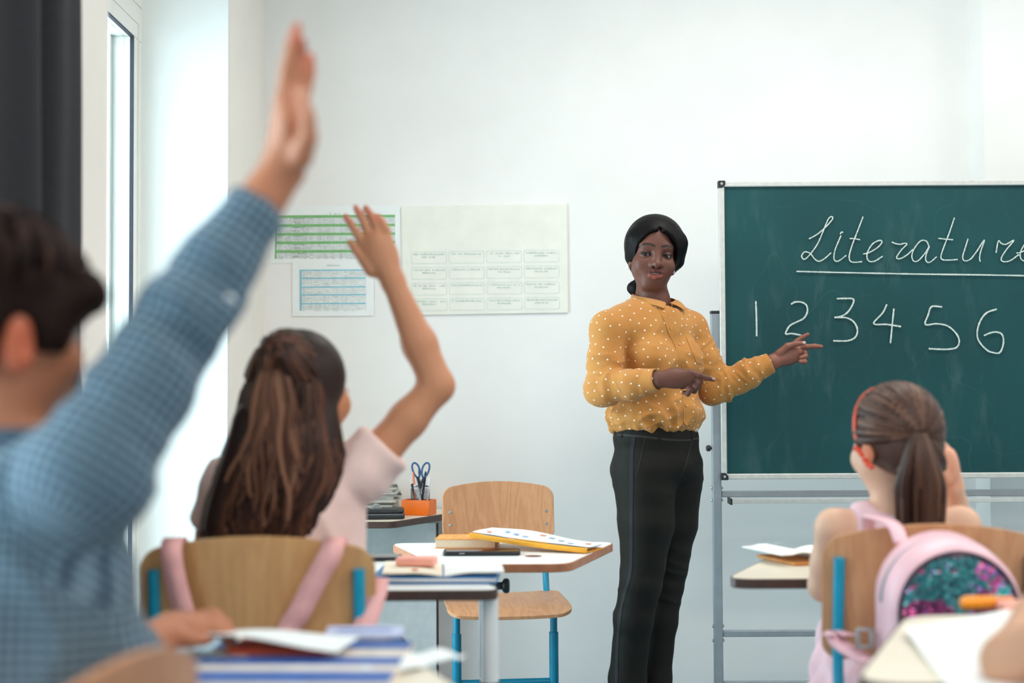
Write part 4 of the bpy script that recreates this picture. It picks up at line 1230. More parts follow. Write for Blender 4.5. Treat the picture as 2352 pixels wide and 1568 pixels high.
def hand_prims(S, wrist, palm_c, knuckles, fingers, thumb, pr, fr, k=.006, palm_n=None, palm_f=.5):
    """palm from wrist to each knuckle, then separate jointed fingers and a thumb from the side of the palm"""
    mid = sum(nv(q) for q in knuckles) / len(knuckles)
    for q in knuckles: S.cap(wrist, q, pr * .92, fr * 1.25, .012, flat=(palm_n, .8) if palm_n is not None else None)
    S.cap(wrist, mid, pr, pr * .95, .015, flat=(palm_n, .85) if palm_n is not None else None)
    for f in fingers: S.chain(f, [fr * 1.12, fr * 1.02, fr * .95, fr * .78][:len(f)] if len(f) < 5 else [fr] * len(f), k)
    S.chain(thumb, [fr * 1.7, fr * 1.3, fr * 1.05, fr * .85][:len(thumb)], k * 1.3)
# ================================================================== THE TEACHER
DT = 4.40
def T(u, v, dd=0.0): return nv(P(u, v, DT + dd))
def Z5(x, y, dd=0.0): return T(1320 + x / 2.8, 460 + y / 2.8, dd)
tf = V(.57, -.82, 0); tl = V(.82, .57, 0)          # forward and her own left
up = V(0, 0, 1)
SKN = lin((102, 62, 50)); 
# ---- head frame
yaw, tilt = R(7), R(5.0)
h_x = V(math.cos(yaw), math.sin(yaw), 0); h_y = V(-math.sin(yaw), math.cos(yaw), 0)
Rt = np.array(Matrix.Rotation(tilt, 3, Vector(h_y)))          # clockwise tilt in the picture
h_x = Rt @ h_x; h_z = Rt @ up
Rp = np.array(Matrix.Rotation(R(3), 3, Vector(h_x))); h_y = Rp @ h_y; h_z = Rp @ h_z
HO = Z5(529, 350, -.055)
HR = np.stack([h_x, h_y, h_z], 1)
def H(x, y, z): return HO + HR @ V(x, y, z)
S = SDF()
hell = lambda c, r, k=.015, op='+', rz=0: S.ell(H(*c), r, HR if not rz else HR @ np.array(Matrix.Rotation(rz, 3, 'Y')), k, op)
hell((0, .088, .032), (.069, .095, .088))
hell((.001, .055, -.030), (.0605, .060, .074), .03)
hell((0, .030, -.090), (.024, .020, .0155), .022)
for s in (-1, 1):
    S.cap(H(s * .038 + .002, .066, -.050), H(s * .016, .034, -.088), .0155, .0145, .03)
    hell((s * .039, .022, -.034), (.024, .021, .024), .022)
    hell((s * .030, .016, .026), (.022, .016, .010), .018)
hell((0, .020, -.058), (.034, .024, .028), .02)
for s in (-1, 1): hell((s * .033, -.006, .000), (.019, .013, .0105), .014, '-')
S.cap(H(0, .004, .010), H(0, -.013, -.025), .0075, .0105, .012)
hell((0, -.0165, -.0300), (.0125, .0125, .0105), .008)
for s in (-1, 1):
    hell((s * .0145, -.0055, -.0315), (.0085, .0105, .0080), .006)
    hell((s * .0078, -.0115, -.0395), (.0047, .0068, .0042), .003, '-')
# philtrum, lips, open smile
S.chain([H(-.0285, .0085, -.0560), H(-.0165, -.0015, -.0520), H(-.0055, -.0065, -.0490), H(0, -.0064, -.0500), H(.0055, -.0065, -.0490), H(.0165, -.0015, -.0520), H(.0285, .0085, -.0560)], [.0022, .0048, .0058, .0052, .0058, .0048, .0022], .0035)
S.chain([H(-.0275, .0085, -.0580), H(-.0150, -.0005, -.0655), H(0, -.0045, -.0685), H(.0150, -.0005, -.0655), H(.0275, .0085, -.0580)], [.0024, .0062, .0076, .0062, .0024], .0035)
S.chain([H(-.0225, .004, -.0568), H(-.011, -.006, -.0575), H(0, -.009, -.0578), H(.011, -.006, -.0575), H(.0225, .004, -.0568)], [.0012, .0026, .0032, .0026, .0012], .0015, '-')
S.ell(H(0, .006, -.0577), (.019, .013, .0030), HR, .0015, '-')
# lids and their openings
for s in (-1, 1):
    hell((s * .033, .0130, -.0005), (.0148, .0150, .0128), .006)
    S.ell(H(s * .033, -.003, -.0014), (.0146, .012, .0037), HR @ np.array(Matrix.Rotation(R(-4 * s), 3, 'Y')), .0012, '-')
# ears, neck
for s in (-1, 1):
    hell((s * .0655, .078, -.020), (.0065, .013, .025), .0025)
NB = Z5(502, 660, .03)
S.cap(H(.005, .092, -.060), NB, .045, .048, .02)
S.cap(NB, NB - up * .07, .050, .07, .03)
vh, qh = S.mesh(.00165, 2)
# ---- hands: own fields at a fine step, wrists end inside the cuffs
rw = T(1514, 871, -.235)
Sr = SDF()
kn = [Z5(748, 1108, -.262), Z5(752, 1132, -.255), Z5(742, 1158, -.247), Z5(722, 1180, -.240)]
f_i = [kn[0], Z5(800, 1123, -.268), Z5(850, 1140, -.266), Z5(893, 1152, -.262)]
f_m = [kn[1], Z5(804, 1166, -.262), Z5(796, 1202, -.243), Z5(770, 1205, -.228)]
f_r = [kn[2], Z5(782, 1196, -.255), Z5(770, 1226, -.238), Z5(742, 1222, -.224)]
f_p = [kn[3], Z5(742, 1217, -.250), Z5(727, 1243, -.238), Z5(705, 1235, -.226)]
th = [Z5(610, 1150, -.225), Z5(690, 1190, -.212), Z5(745, 1190, -.205), Z5(785, 1182, -.203)]
hand_prims(Sr, rw, None, kn, [f_i, f_m, f_r, f_p], th, .0185, .0083, .003)
Sr.ell(Z5(650, 1140, -.243), (.042, .018, .030), None, .012)
Sr.cap(T(1480, 875, -.22), rw, .024, .021, .01)
vr, qr = Sr.mesh(.0018, 2)
lw = T(1776, 830, .055)
Sl = SDF()
knl = [Z5(1392, 940, .066), Z5(1424, 955, .060), Z5(1432, 985, .054), Z5(1420, 1016, .050)]
f_i = [knl[0], Z5(1430, 905, .070), Z5(1466, 880, .068), Z5(1498, 862, .064)]
f_m = [knl[1], Z5(1488, 940, .052), Z5(1545, 937, .048), Z5(1586, 940, .046)]
f_r = [knl[2], Z5(1480, 980, .046), Z5(1484, 1002, .026), Z5(1455, 1010, .022)]
f_p = [knl[3], Z5(1472, 1022, .044), Z5(1480, 1036, .026), Z5(1450, 1036, .022)]
th = [Z5(1318, 985, .045), Z5(1368, 938, .034), Z5(1420, 922, .030), Z5(1474, 917, .028)]
hand_prims(Sl, lw, None, knl, [f_i, f_m, f_r, f_p], th, .0185, .0083, .003)
Sl.ell(Z5(1365, 1000, .056), (.036, .016, .029), None, .012)
Sl.cap(T(1755, 842, .055), lw, .024, .021, .01)
vl_, ql = Sl.mesh(.0018, 2)
# ---- the body under the clothes
shr, elr, wrr = T(1397, 757, -.09), T(1384, 893, -.13), rw
shl, ell_, wrl = T(1585, 757, .085), T(1643, 893, .075), lw
pel = T(1508, 1040, 0)
hipr, knr, anr = T(1476, 1060, -.045), T(1473, 1335, -.055), T(1442, 1640, 0)
hipl, knl_, anl = T(1556, 1060, .055), T(1537, 1345, .07), T(1507, 1660, .085)
Sb = SDF()
Sb.cap(NB - up * .12, pel, .100, .10, .03, flat=(tf, .72))
Sb.cap(shr, shl, .05, .05, .04)
for a, b, c in ((shr, elr, wrr), (shl, ell_, wrl)): Sb.chain([a, b, c], [.042, .036, .022], .02)
for a, b, c in ((hipr, knr, anr), (hipl, knl_, anl)):
    Sb.chain([a, b, c], [.058, .032, .022], .03)
    Sb.chain([c, V(c[0] + .05, c[1] - .09, .04)], [.022, .018], .01)
Sb.cap(NB, NB - up * .10, .045, .07, .03)
vb, qb = Sb.mesh(.007, 2)
def join(*vq):
    vs, qs, o = [], [], 0
    for v, q in vq: vs.append(v); qs.append(q + o); o += len(v)
    return np.concatenate(vs), np.concatenate(qs)
vt, qt = join((vh, qh), (vr, qr), (vl_, ql), (vb, qb))
col = np.tile(np.array(SKN), (len(vt), 1))
# tone of the skin itself: lighter palms and nails, lip colour, brows, dark lid rims
nh = len(vh)
lv = (vh - HO) @ HR
l2 = lv * V(1, 0, 1)
fr_ = (1 - sstep(lv[:, 1], .012, .022))
upl = poly_dist(l2, [(-.0275, 0, -.0562), (-.0165, 0, -.0522), (-.0055, 0, -.0498), (0, 0, -.0506), (.0055, 0, -.0498), (.0165, 0, -.0522), (.0275, 0, -.0562)]) - .0064 * (1 - .65 * sstep(np.abs(lv[:, 0]), .008, .030))
lol = poly_dist(l2, [(-.0265, 0, -.0585), (-.0150, 0, -.0655), (0, 0, -.0685), (.0150, 0, -.0655), (.0265, 0, -.0585)]) - .0068 * (1 - .8 * sstep(np.abs(lv[:, 0]), .008, .028))
ch = col[:nh]
ch = blend(ch, (1 - sstep(upl, -.0006, .0012)) * fr_ * .9, (98, 48, 46))
ch = blend(ch, (1 - sstep(lol, -.0006, .0014)) * fr_ * (lv[:, 2] < -.0575) * (1 - sstep(np.abs(lv[:, 0]), .019, .026)), (138, 68, 60))
ch = blend(ch, (1 - sstep(np.linalg.norm((lv - V(0, .010, -.0577)) / V(.024, .013, .0042), axis=1), .75, 1.0)) * (lv[:, 1] > -.0015), (36, 16, 16))
for s in (-1, 1):
    bw_ = poly_dist(l2, [(s * .0125, 0, .0262), (s * .026, 0, .0303), (s * .040, 0, .0306), (s * .050, 0, .0245), (s * .0575, 0, .0165)]) + (lv[:, 1] > .05)
    ch = blend(ch, (1 - sstep(bw_ + .0016 * sstep(np.abs(lv[:, 0]), .036, .055), .0028, .0046)) * .9, (24, 19, 20))
    e = (lv - V(s * .033, 0, -.001)); e2 = np.sqrt((e[:, 0] / .0158) ** 2 + (e[:, 2] / .0052) ** 2); e3 = np.sqrt((e[:, 0] / .019) ** 2 + ((e[:, 2] - .0035) / .0085) ** 2)
    ch = blend(ch, (1 - sstep(e3, .8, 1.1)) * .45 * (lv[:, 1] < .02), (64, 36, 38))
    ch = blend(ch, (1 - sstep(e2, .98, 1.2)) * .85 * (lv[:, 1] < .02), (26, 18, 18))
col[:nh] = ch
nl0, nl1 = nh + len(vr), nh + len(vr) + len(vl_)
nn = normals(vl_, ql)
col[nl0:nl1] = blend(col[nl0:nl1], sstep(-nn[:, 1], .1, .8) * .75, (150, 96, 80))
for tip, d in ((Z5(893, 1152, -.262), Z5(850, 1140, -.266)),):
    w = np.linalg.norm(vr - (tip + (tip - d) * .05 + V(0, -.006, .004)), axis=1)
    col[nh:nl0] = blend(col[nh:nl0], (1 - sstep(w, .005, .0075)) * .7, (196, 160, 150))
w = np.linalg.norm(vl_ - (Z5(1480, 914, .020)), axis=1)
col[nl0:nl1] = blend(col[nl0:nl1], (1 - sstep(w, .005, .0075)) * .8, (214, 178, 168))
teacher = np_obj('person', vt, qt, M_skin_dark, None, col)
tag(teacher, 'woman in mustard star-print shirt and dark trousers pointing at the chalkboard', 'person')
teacher['pose'] = 'standing'
# ---- eyes, teeth, earrings
gaze = HR @ V(-.24, -1, -.10); gaze /= np.linalg.norm(gaze)
def cap_of_sphere(r, ang, n=10, seg=20):
    return [(max(1e-4, r * math.sin(ang * (1 - k / n))), r * math.cos(ang * (1 - k / n))) for k in range(n + 1)]
for s in (-1, 1):
    c = Vector(H(s * .033, .0128, -.0005))
    q = Vector(gaze).to_track_quat('Z', 'Y').to_matrix().to_4x4()
    M4 = Matrix.Translation(c) @ q
    eye = MB().lathe([(max(1e-4, .0118 * math.sin(PI * k / 16)), -.0118 * math.cos(PI * k / 16)) for k in range(17)], 24, M4).build('eyeball', M_eye, teacher, smooth=180, world=True)
    MB().lathe(cap_of_sphere(.01195, R(31)), 20, M4).build('iris', M_iris, eye, smooth=180, world=True)
    MB().lathe(cap_of_sphere(.0121, R(13)), 16, M4).build('pupil', M_pupil, eye, smooth=180, world=True)
    ls = [H(s * .033 + s * .0138 * math.cos(a), -.0022 + .0065 * abs(math.cos(a)) ** 2, -.0008 + .0050 * math.sin(a) + .0008 * math.cos(a)) for a in np.linspace(R(2), R(172), 14)]
    MB().tube(ls, [.0005 + .0007 * math.sin(PI * min(1, (k + 3) / 15)) for k in range(14)], 6).build('eyelash', M_pupil, teacher, smooth=60, world=True)
    es = Vector(H(s * .0725 - .001, .066, -.044))
    ms = Matrix.Translation(es) @ Vector(HR @ V(s, -.7, 0)).to_track_quat('Z', 'Y').to_matrix().to_4x4()
    MB().lathe([(.0001, -.003), (.0045, -.001), (.0062, .001), (.0045, .0035), (.0001, .0042)], 8, ms).build('earring', mat('crystal_stud', (225, 230, 232), .12, .15, 400, metal=.3), teacher, world=True, smooth=20)
tb_ = MB()
for k in range(-4, 5):
    tb_ = MB().prism(round_poly([(-.0033, 0), (.0033, 0), (.0029, -.0085), (-.0029, -.0085)], .0012, 3), -.0015, .0015)
    Mt = Matrix(np.vstack([np.column_stack([HR, H(k * .0047, .0030 + .00035 * k * k, -.0520)]), [0, 0, 0, 1]]).tolist()) @ Matrix.Rotation(R(90), 4, 'X')
    tb_.v = [tuple(Mt @ Vector(v)) for v in tb_.v]
    fix_normals(tb_.build('tooth', M_teeth, teacher, world=True, smooth=60))
# ---- hair: smooth cap with a centre parting, low bun
M_hairblk = hair_mat('black_hair', (14, 10, 11), (6, 5, 6), (9, 260, 9), .5)
M_hairblk.node_tree.nodes['Principled BSDF'].inputs['Specular IOR Level'].default_value = .14
Sh = SDF()
HRh = HR
Sh.ell(H(.009, .088, .036), (.0945, .105, .0965), HR, .02)
for s in (-1, 1):
    Sh.cap(H(s * .066 + .008, .055, .045), H(s * .070 + .013, .085, -.010), .030, .020, .02)
    Sh.cap(H(s * .070 + .013, .085, -.010), H(s * .060 + .013, .100, -.040), .0195, .012, .012)
Sh.ell(H(.010, .125, -.040), (.058, .05, .052), HR, .03)
Sh.ell(H(-.004, .150, -.102), (.050, .034, .030), HR, .015)
Sh.ell(H(.001, -.030, -.036), (.0815, .096, .113), HR, .008, '-')
Sh.cap(H(.002, -.03, .062), H(.002, .01, .082), .013, .003, .008, '-')
Sh.cap(H(0, -.03, .085), H(0, .06, .142), .0016, .0016, .008, '-')
vv, qq = Sh.mesh(.0026, 2)
lh = (vv - HO) @ HR; nn = normals(vv, qq)
ang = np.arctan2(lh[:, 2] - .02, np.abs(lh[:, 0]) + .03)
strand = vnoise(np.stack([lh[:, 1] * 260 + 12 * ang, np.zeros(len(vv)) + 20 * np.sign(lh[:, 0]), ang * 2.0], 1), 1.0, 3) * .5 + vnoise(np.stack([lh[:, 1] * 90 + 8 * ang, 9 * np.sign(lh[:, 0]), ang], 1), 1.0, 4) * .5
vv = vv + nn * (strand * .0011)[:, None]
np_obj('hair', vv, qq, M_hairblk, teacher)
# ---- shirt
def shirt_mat():
    m, nt, b = nt_new('mustard_shirt_cloth')
    v = coords(nt); f = noise(nt, v, 9, 3); w = noise(nt, v, 1500, 1)
    nt.links.new(ramp(nt, f, [(.3, lin((181, 122, 60))), (.7, lin((192, 134, 70)))]), b.inputs['Base Color'])
    b.inputs['Roughness'].default_value = .78; b.inputs['Specular IOR Level'].default_value = .25
    b.inputs['Sheen Weight'].default_value = .15
    bump(nt, b, noise(nt, coords(nt, (1, 1, 1)), 55, 3), .28, .004)
    return m
M_shirt = shirt_mat()
Ss = SDF()
TR = np.stack([tl, tf, up], 1)
chest = T(1500, 800, .0)
Ss.cap(T(1498, 826, .005), T(1500, 880, .0), .138, .134, .03, flat=(tf, .74))
Ss.ell(T(1496, 762, .008), (.150, .098, .062), TR, .03)
Ss.cap(T(1500, 880, .0), T(1505, 945, .0), .136, .150, .03, flat=(tf, .76))
Ss.ell(T(1505, 948, .0), (.153, .122, .052), TR, .03)
for s in (-1, 1): Ss.ell(T(1500, 828, 0) + tf * .068 + tl * (s * .066), (.062, .056, .066), TR, .035)
Ss.cap(shr - up * .002, T(1497, 738, .005), .052, .075, .04)
Ss.cap(shl - up * .002, T(1497, 738, .005), .050, .075, .04)
for s, sh in ((-1, shr), (1, shl)): Ss.cap(T(1495, 708, .015) + tl * (s * .045), sh + up * .012, .030, .036, .035)
def sleeve(a, b, c, cuff):
    Ss.chain([a, a * .45 + b * .55, b], [.0545, .052, .0475], .018)
    Ss.chain([b, b * .45 + c * .55, c], [.049, .0435, .0325], .014)
    d = (c - b) / np.linalg.norm(c - b)
    Ss.cap(c - d * cuff, c - d * .004, .0335, .0315, .003)
    Ss.cut(c - d * .002, d, .055)
    Ss.cap(c - d * .015, c + d * .03, .0275, .0275, .003, '-')
sleeve(shr, elr, T(1511, 871, -.232), .052)
sleeve(shl, ell_, T(1773, 832, .055), .056)
Ss.cut(T(1505, 987, 0), (0, 0, -1), .25, .006)
Ss.cut(NB + up * .004, up * .95 + tf * .31, .092, .004)
Ss.cap(NB + up * .03 + tf * .005, NB - up * .040 + tf * .012, .056, .046, .004, '-')
vs_, qs_ = Ss.mesh(.0036, 2)
ns_ = normals(vs_, qs_)
def folds(v):
    d = np.zeros(len(v))
    # sleeves: rings of creases around elbow and forearm
    for a, b, amp, lo_, hi_, sd in ((shr, elr, .0050, .45, 1.0, 1), (elr, wrr, .0060, 0, .72, 2), (shl, ell_, .0055, .2, 1.0, 3), (ell_, wrl, .0065, 0, .74, 4)):
        ds, t = seg_dist(v, a, b); L = np.linalg.norm(nv(b) - nv(a)); ax = (nv(b) - nv(a)) / L
        w = (1 - sstep(ds, .055, .07)) * sstep(t, lo_ - .15, lo_ + .15) * (1 - sstep(t, hi_, hi_ + .1))
        e1 = np.cross(ax, up); e1 /= np.linalg.norm(e1); e2 = np.cross(ax, e1)
        q1, q2 = (v - nv(a)) @ e1, (v - nv(a)) @ e2
        n2 = 1 - 2 * np.abs(vnoise(np.stack([t * L * 34 + q2 * 15, q1 * 11, q2 * 11 + sd * 7], 1), 1.0, 5))
        n3 = 1 - 2 * np.abs(vnoise(np.stack([t * L * 62 - q2 * 22, q1 * 16, q2 * 16 + sd * 5], 1), 1.0, 8))
        d += w * (n2 * amp * .75 + n3 * amp * .35)
    zt = (v[:, 2] - T(1505, 985)[2])
    lat = (v - T(1505, 900)) @ tl; fr = (v - T(1505, 900)) @ tf
    armd = np.minimum(poly_dist(v, [shr, elr, wrr]), poly_dist(v, [shl, ell_, wrl]))
    wt = sstep(armd, .052, .075)
    g = 1 - 2 * np.abs(vnoise(np.stack([lat * 30 + zt * 8, fr * 30, zt * 7], 1), 1.0, 21))
    d += wt * (1 - sstep(zt, .02, .15)) * g * .0080
    g = vnoise(np.stack([lat * 62 + zt * 10, fr * 62, zt * 14], 1), 1.0, 22)
    d += wt * (1 - sstep(zt, .0, .08)) * g * .0045
    o = 1 - 2 * np.abs(vnoise(np.stack([lat * 15 + zt * 16, fr * 9, zt * 26 - lat * 12], 1), 1.0, 33))
    d += wt * (1 - sstep(zt, .12, .33)) * o * .0060
    o = 1 - 2 * np.abs(vnoise(np.stack([lat * 12 - zt * 9, fr * 8, zt * 9 + lat * 6], 1), 1.0, 41))
    d += wt * sstep(zt, .12, .2) * o * .0028
    return d
vs_ = vs_ + ns_ * folds(vs_)[:, None]
shirt = np_obj('shirt', vs_, qs_, M_shirt, teacher)
bs = bvh_of(vs_, qs_)
# star print: little white five-pointed stars lying on the cloth
M_star = mat('white_star_print', (246, 236, 218), .8, .01)
ns_ = normals(vs_, qs_)
order = nrng.permutation(len(vs_)); pts = np.zeros((0, 3)); sel = []
cell = {}
for i in order:
    p = vs_[i]
    key = tuple(np.floor(p / .025).astype(int))
    ok = True
    for dx in (-1, 0, 1):
        for dy in (-1, 0, 1):
            for dz in (-1, 0, 1):
                for q in cell.get((key[0] + dx, key[1] + dy, key[2] + dz), ()):
                    if (p[0] - q[0]) ** 2 + (p[1] - q[1]) ** 2 + (p[2] - q[2]) ** 2 < .0245 ** 2: ok = False
    if ok: cell.setdefault(key, []).append(p); sel.append(i)
mb = MB()
for i in sel:
    n = Vector(ns_[i]); p = Vector(vs_[i]) + n * .0007
    e1 = n.orthogonal().normalized(); e2 = n.cross(e1); a0 = rng.uniform(0, 6.28)
    ring = [p + (e1 * math.cos(a0 + k * PI / 5) + e2 * math.sin(a0 + k * PI / 5)) * (.0039 if k % 2 == 0 else .0017) for k in range(10)]
    mb.add([p + n * .0002] + ring, [(0, 1 + k, 1 + (k + 1) % 10) for k in range(10)])
o = mb.build('star_print', M_star, shirt, smooth=None, world=True); o['kind'] = 'stuff'
# placket, pocket, buttons
M_shirt2 = M_shirt
drape_strip(bs, [(1521, 703), (1531, 730), (1541, 757), (1552, 780), (1561, 800), (1568, 840), (1573, 880), (1576, 930), (1578, 972)], .026, .0014, 48).build('placket', M_shirt, shirt, world=True, smooth=60)
M_btn = mat('ochre_button', (196, 132, 58), .35, .05)
for (x, y) in ((571, 716), (616, 820), (674, 926), (700, 1058), (714, 1318), (718, 1435)):
    p, n = drape(bs, 1320 + x / 2.8, 460 + y / 2.8, .0016)
    if p is None: continue
    Mb = Matrix.Translation(p) @ n.to_track_quat('Z', 'Y').to_matrix().to_4x4()
    MB().lathe([(.0001, 0), (.0048, 0), (.0052, .0008), (.0050, .0016), (.0038, .0014), (.0001, .0012)], 14, Mb).build('button', M_btn, shirt, world=True)
g = []
for s in np.linspace(0, 1, 9):
    row = []
    for q in np.linspace(0, 1, 11):
        x = (715 + 85 * s) * (1 - q) + (783 + 45 * s) * q; y = (880 + 50 * s) * (1 - q) + (1045 + 14 * s) * q
        p, n = drape(bs, 1320 + x / 2.8, 460 + y / 2.8, .0013)
        row.append(p if p is not None else row[-1])
    g.append(row)
MB().sheet(g).build('pocket', M_shirt, shirt, world=True, smooth=60)
# collar: two pointed leaves around the neck
def collar(side):
    g = []
    for i in range(17):
        a = PI * (1 - i / 16)                       # back -> front
        ca, sa = -math.cos(PI - a), math.sin(a)
        f_ = math.cos(a)                             # -1 back, 1 front
        t = i / 16
        top = NB + tf * (.060 * f_ + .006) + tl * (side * .062 * sa + side * .004) + up * (.034 - .036 * t ** 1.3)
        ext = .020 + .012 * sstep(np.array([t]), .45, 1.0)[0]
        bot = NB + tf * ((.060 + ext * .6) * f_ + .008 + .016 * t) + tl * (side * (.062 + ext * .6) * sa + side * .042 * t ** 4) + up * (.014 - .042 * t ** 1.6)
        mid = (top + bot) / 2 + (tf * f_ + tl * side * sa) * .006 + up * .004
        g.append([Vector(top), Vector(mid), Vector(bot)])
    return g
for side in (-1, 1):
    o = MB().sheet(collar(side), 0).build('collar_leaf', M_shirt, shirt, world=True, smooth=60)
    sm = o.modifiers.new('thick', 'SOLIDIFY'); sm.thickness = .0022; sm.offset = 1
    sb = o.modifiers.new('sub', 'SUBSURF'); sb.levels = 1; sb.render_levels = 1
# ---- trousers
def cloth_dark():
    m, nt, b = nt_new('dark_olive_cloth')
    f = noise(nt, coords(nt), 7, 3)
    nt.links.new(ramp(nt, f, [(.3, lin((21, 20, 17))), (.7, lin((26, 25, 21)))]), b.inputs['Base Color'])
    b.inputs['Roughness'].default_value = .7; b.inputs['Specular IOR Level'].default_value = .2; bump(nt, b, noise(nt, coords(nt), 900, 2), .1, .001)
    return m
M_trous = cloth_dark()
St = SDF()
St.ell(T(1507, 1005, .0), (.147, .110, .08), TR, .03)
St.ell(T(1511, 1062, .006), (.146, .114, .088), TR, .035)
St.ell(T(1500, 1082, .03) - tf * .035, (.125, .09, .085), TR, .03)
def leg(pts, rs, fl):
    for i in range(len(pts) - 1): St.cap(pts[i], pts[i + 1], rs[i], rs[i + 1], .02)
leg([T(1479, 1085, -.04), T(1484, 1200, -.05), T(1474, 1330, -.055), T(1455, 1420, -.04), T(1441, 1560, -.01), T(1436, 1655, .005)], [.098, .083, .062, .058, .055, .056], .9)
leg([T(1552, 1085, .055), T(1548, 1200, .065), T(1533, 1345, .07), T(1519, 1430, .08), T(1507, 1560, .09), T(1502, 1660, .095)], [.086, .071, .050, .047, .046, .047], .9)
St.cut(T(1505, 973, 0), (0, 0, 1), .25, .004)
for a in (T(1436, 1660, .005), T(1506, 1666, .095)): St.cut(a, (0, 0, -1), .09, .004)
St.cap(T(1436, 1650, .005), T(1436, 1720, .005), .048, .048, .004, '-'); St.cap(T(1506, 1656, .095), T(1506, 1720, .095), .046, .046, .004, '-')
vq, qq = St.mesh(.0052, 2)
nq = normals(vq, qq)
zz = vq[:, 2]
n1 = 1 - 2 * np.abs(vnoise(np.stack([vq[:, 0] * 7 + zz * 7, vq[:, 1] * 7, zz * 24 + vq[:, 0] * 8], 1), 1.0, 61))
zk = T(1474, 1335)[2]; zc = T(1500, 1095)[2]
wk = np.exp(-((zz - zk) / .09) ** 2) + .8 * np.exp(-((zz - zc) / .06) ** 2) + .25
vq = vq + nq * (n1 * wk * .0032)[:, None]
trous = np_obj('trousers', vq, qq, M_trous, teacher)
bt = bvh_of(vq, qq)
Z6 = lambda x, y: (1380 + x / 2.578, 960 + y / 2.578)
M_navy = mat('navy_satin_stripe', (5, 7, 14), .75, .05); M_seam = mat('olive_seam', (36, 36, 33), .75, .05)
drape_strip(bt, [Z6(*q) for q in ((194, 105), (183, 200), (181, 300), (181, 400), (179, 600), (179, 760), (172, 920), (142, 1030), (116, 1150), (101, 1300), (94, 1450), (92, 1580))], .0125, .0010, 120).build('side_stripe', M_navy, trous, world=True, smooth=60)
g = drape_strip(bt, [Z6(*q) for q in ((98, 98), (180, 104), (260, 110), (350, 122), (440, 130), (530, 128), (588, 115))], .006, .0010, 60).build('waist_seam', M_seam, trous, world=True, smooth=60)
for a_ in ((120, 62, 126, 112), (345, 66, 346, 130), (535, 72, 538, 132), (586, 72, 588, 122)):
    drape_strip(bt, [Z6(a_[0], a_[1]), Z6(a_[2], a_[3])], .010, .0030, 8).build('belt_loop', M_trous, trous, world=True, smooth=60)
drape_strip(bt, [Z6(*q) for q in ((262, 112), (246, 190), (228, 270), (208, 340))], .0022, .0010, 30).build('pocket_seam', M_seam, trous, world=True, smooth=60)
drape_strip(bt, [Z6(*q) for q in ((62, 246), (104, 248))], .004, .0010, 8).build('back_pocket', M_seam, trous, world=True, smooth=60)
drape_strip(bt, [Z6(*q) for q in ((540, 128), (522, 200), (500, 280), (470, 345))], .0030, .0012, 30).build('fly_seam', M_seam, trous, world=True, smooth=60)
MB().box(drape(bt, *Z6(555, 72), .004)[0] if drape(bt, *Z6(555, 72), .004)[0] else tuple(T(1595, 988, -.05)), (.014, .004, .010)).build('waist_clasp', M_steel, trous, .001, world=True)
# shoes
M_shoe = mat('black_leather_shoe', (24, 24, 26), .35, .05)
for c in (anr, anl):
    Sx = SDF(); d = nv(tf)
    Sx.chain([V(c[0], c[1], .05) - d * .05, V(c[0], c[1], .045) + d * .06, V(c[0], c[1], .034) + d * .15], [.042, .042, .034], .02)
    Sx.cut(V(c[0], c[1], .004) + d * .05, (0, 0, -1), .3, .003)
    v_, q_ = Sx.mesh(.006, 1); np_obj('shoe', v_, q_, M_shoe, teacher)
# stick of chalk in the pointing hand
t = empty('chalk_stick', Vector(Z5(790, 1222, -.222)), 0, 'short white chalk held in the woman\'s curled right fingers', 'chalk')
MB().tube([Z5(770, 1212, -.221), Z5(793, 1226, -.223)], .0048, 12).build('stick', M_chalk, t, world=True)
# ================================================================== THE PUPILS
def tubes_obj(name, locks, m, parent, seg=6, flat=.55, fdir=(0, 1, 0)):
    """many tapered flattened strands as one mesh, a tone per strand"""
    vs, qs, cs = [], [], []; o = 0; fd = nv(fdir)
    for pts, rad, c in locks:
        p = np.array([nv(x) for x in pts]); n = len(p)
        t = np.gradient(p, axis=0); t /= np.linalg.norm(t, axis=1)[:, None] + 1e-9
        nn = fd - t * (t @ fd)[:, None]; nn /= np.linalg.norm(nn, axis=1)[:, None] + 1e-9
        b = np.cross(t, nn); a = np.arange(seg) * 2 * PI / seg
        r = np.array(rad)[:, None, None]
        ring = p[:, None, :] + (b[:, None, :] * np.cos(a)[None, :, None] + nn[:, None, :] * (np.sin(a) * flat)[None, :, None]) * r
        vs.append(ring.reshape(-1, 3)); cs.append(np.tile(np.array(lin(c)), (n * seg, 1)))
        i = np.arange(n - 1)[:, None] * seg; k = np.arange(seg)[None, :]; k2 = (k + 1) % seg
        qs.append(np.stack([i + k, i + k2, i + seg + k2, i + seg + k], -1).reshape(-1, 4) + o); o += n * seg
    return np_obj(name, np.concatenate(vs), np.concatenate(qs), m, parent, np.concatenate(cs))

def lockmat(name, rough=.42):
    m, nt, b = nt_new(name)
    a = node(nt, 'ShaderNodeAttribute'); a.attribute_name = 'Col'
    nt.links.new(a.outputs['Color'], b.inputs['Base Color']); b.inputs['Roughness'].default_value = rough; b.inputs['Specular IOR Level'].default_value = .22
    bump(nt, b, noise(nt, coords(nt, (1, 1, .06)), 900, 2), .35, .001)
    return m
M_lock = lockmat('brown_hair_locks'); M_lock2 = lockmat('dark_brown_hair', .55); M_lock2.node_tree.nodes['Principled BSDF'].inputs['Specular IOR Level'].default_value = .08

def head_frame(yaw_deg, pitch_deg=0):
    a = R(yaw_deg); f = V(math.sin(a), math.cos(a), 0)
    f = f * math.cos(R(pitch_deg)) + up * math.sin(R(pitch_deg))
    return frame(f)                         # columns: own right, forward, up

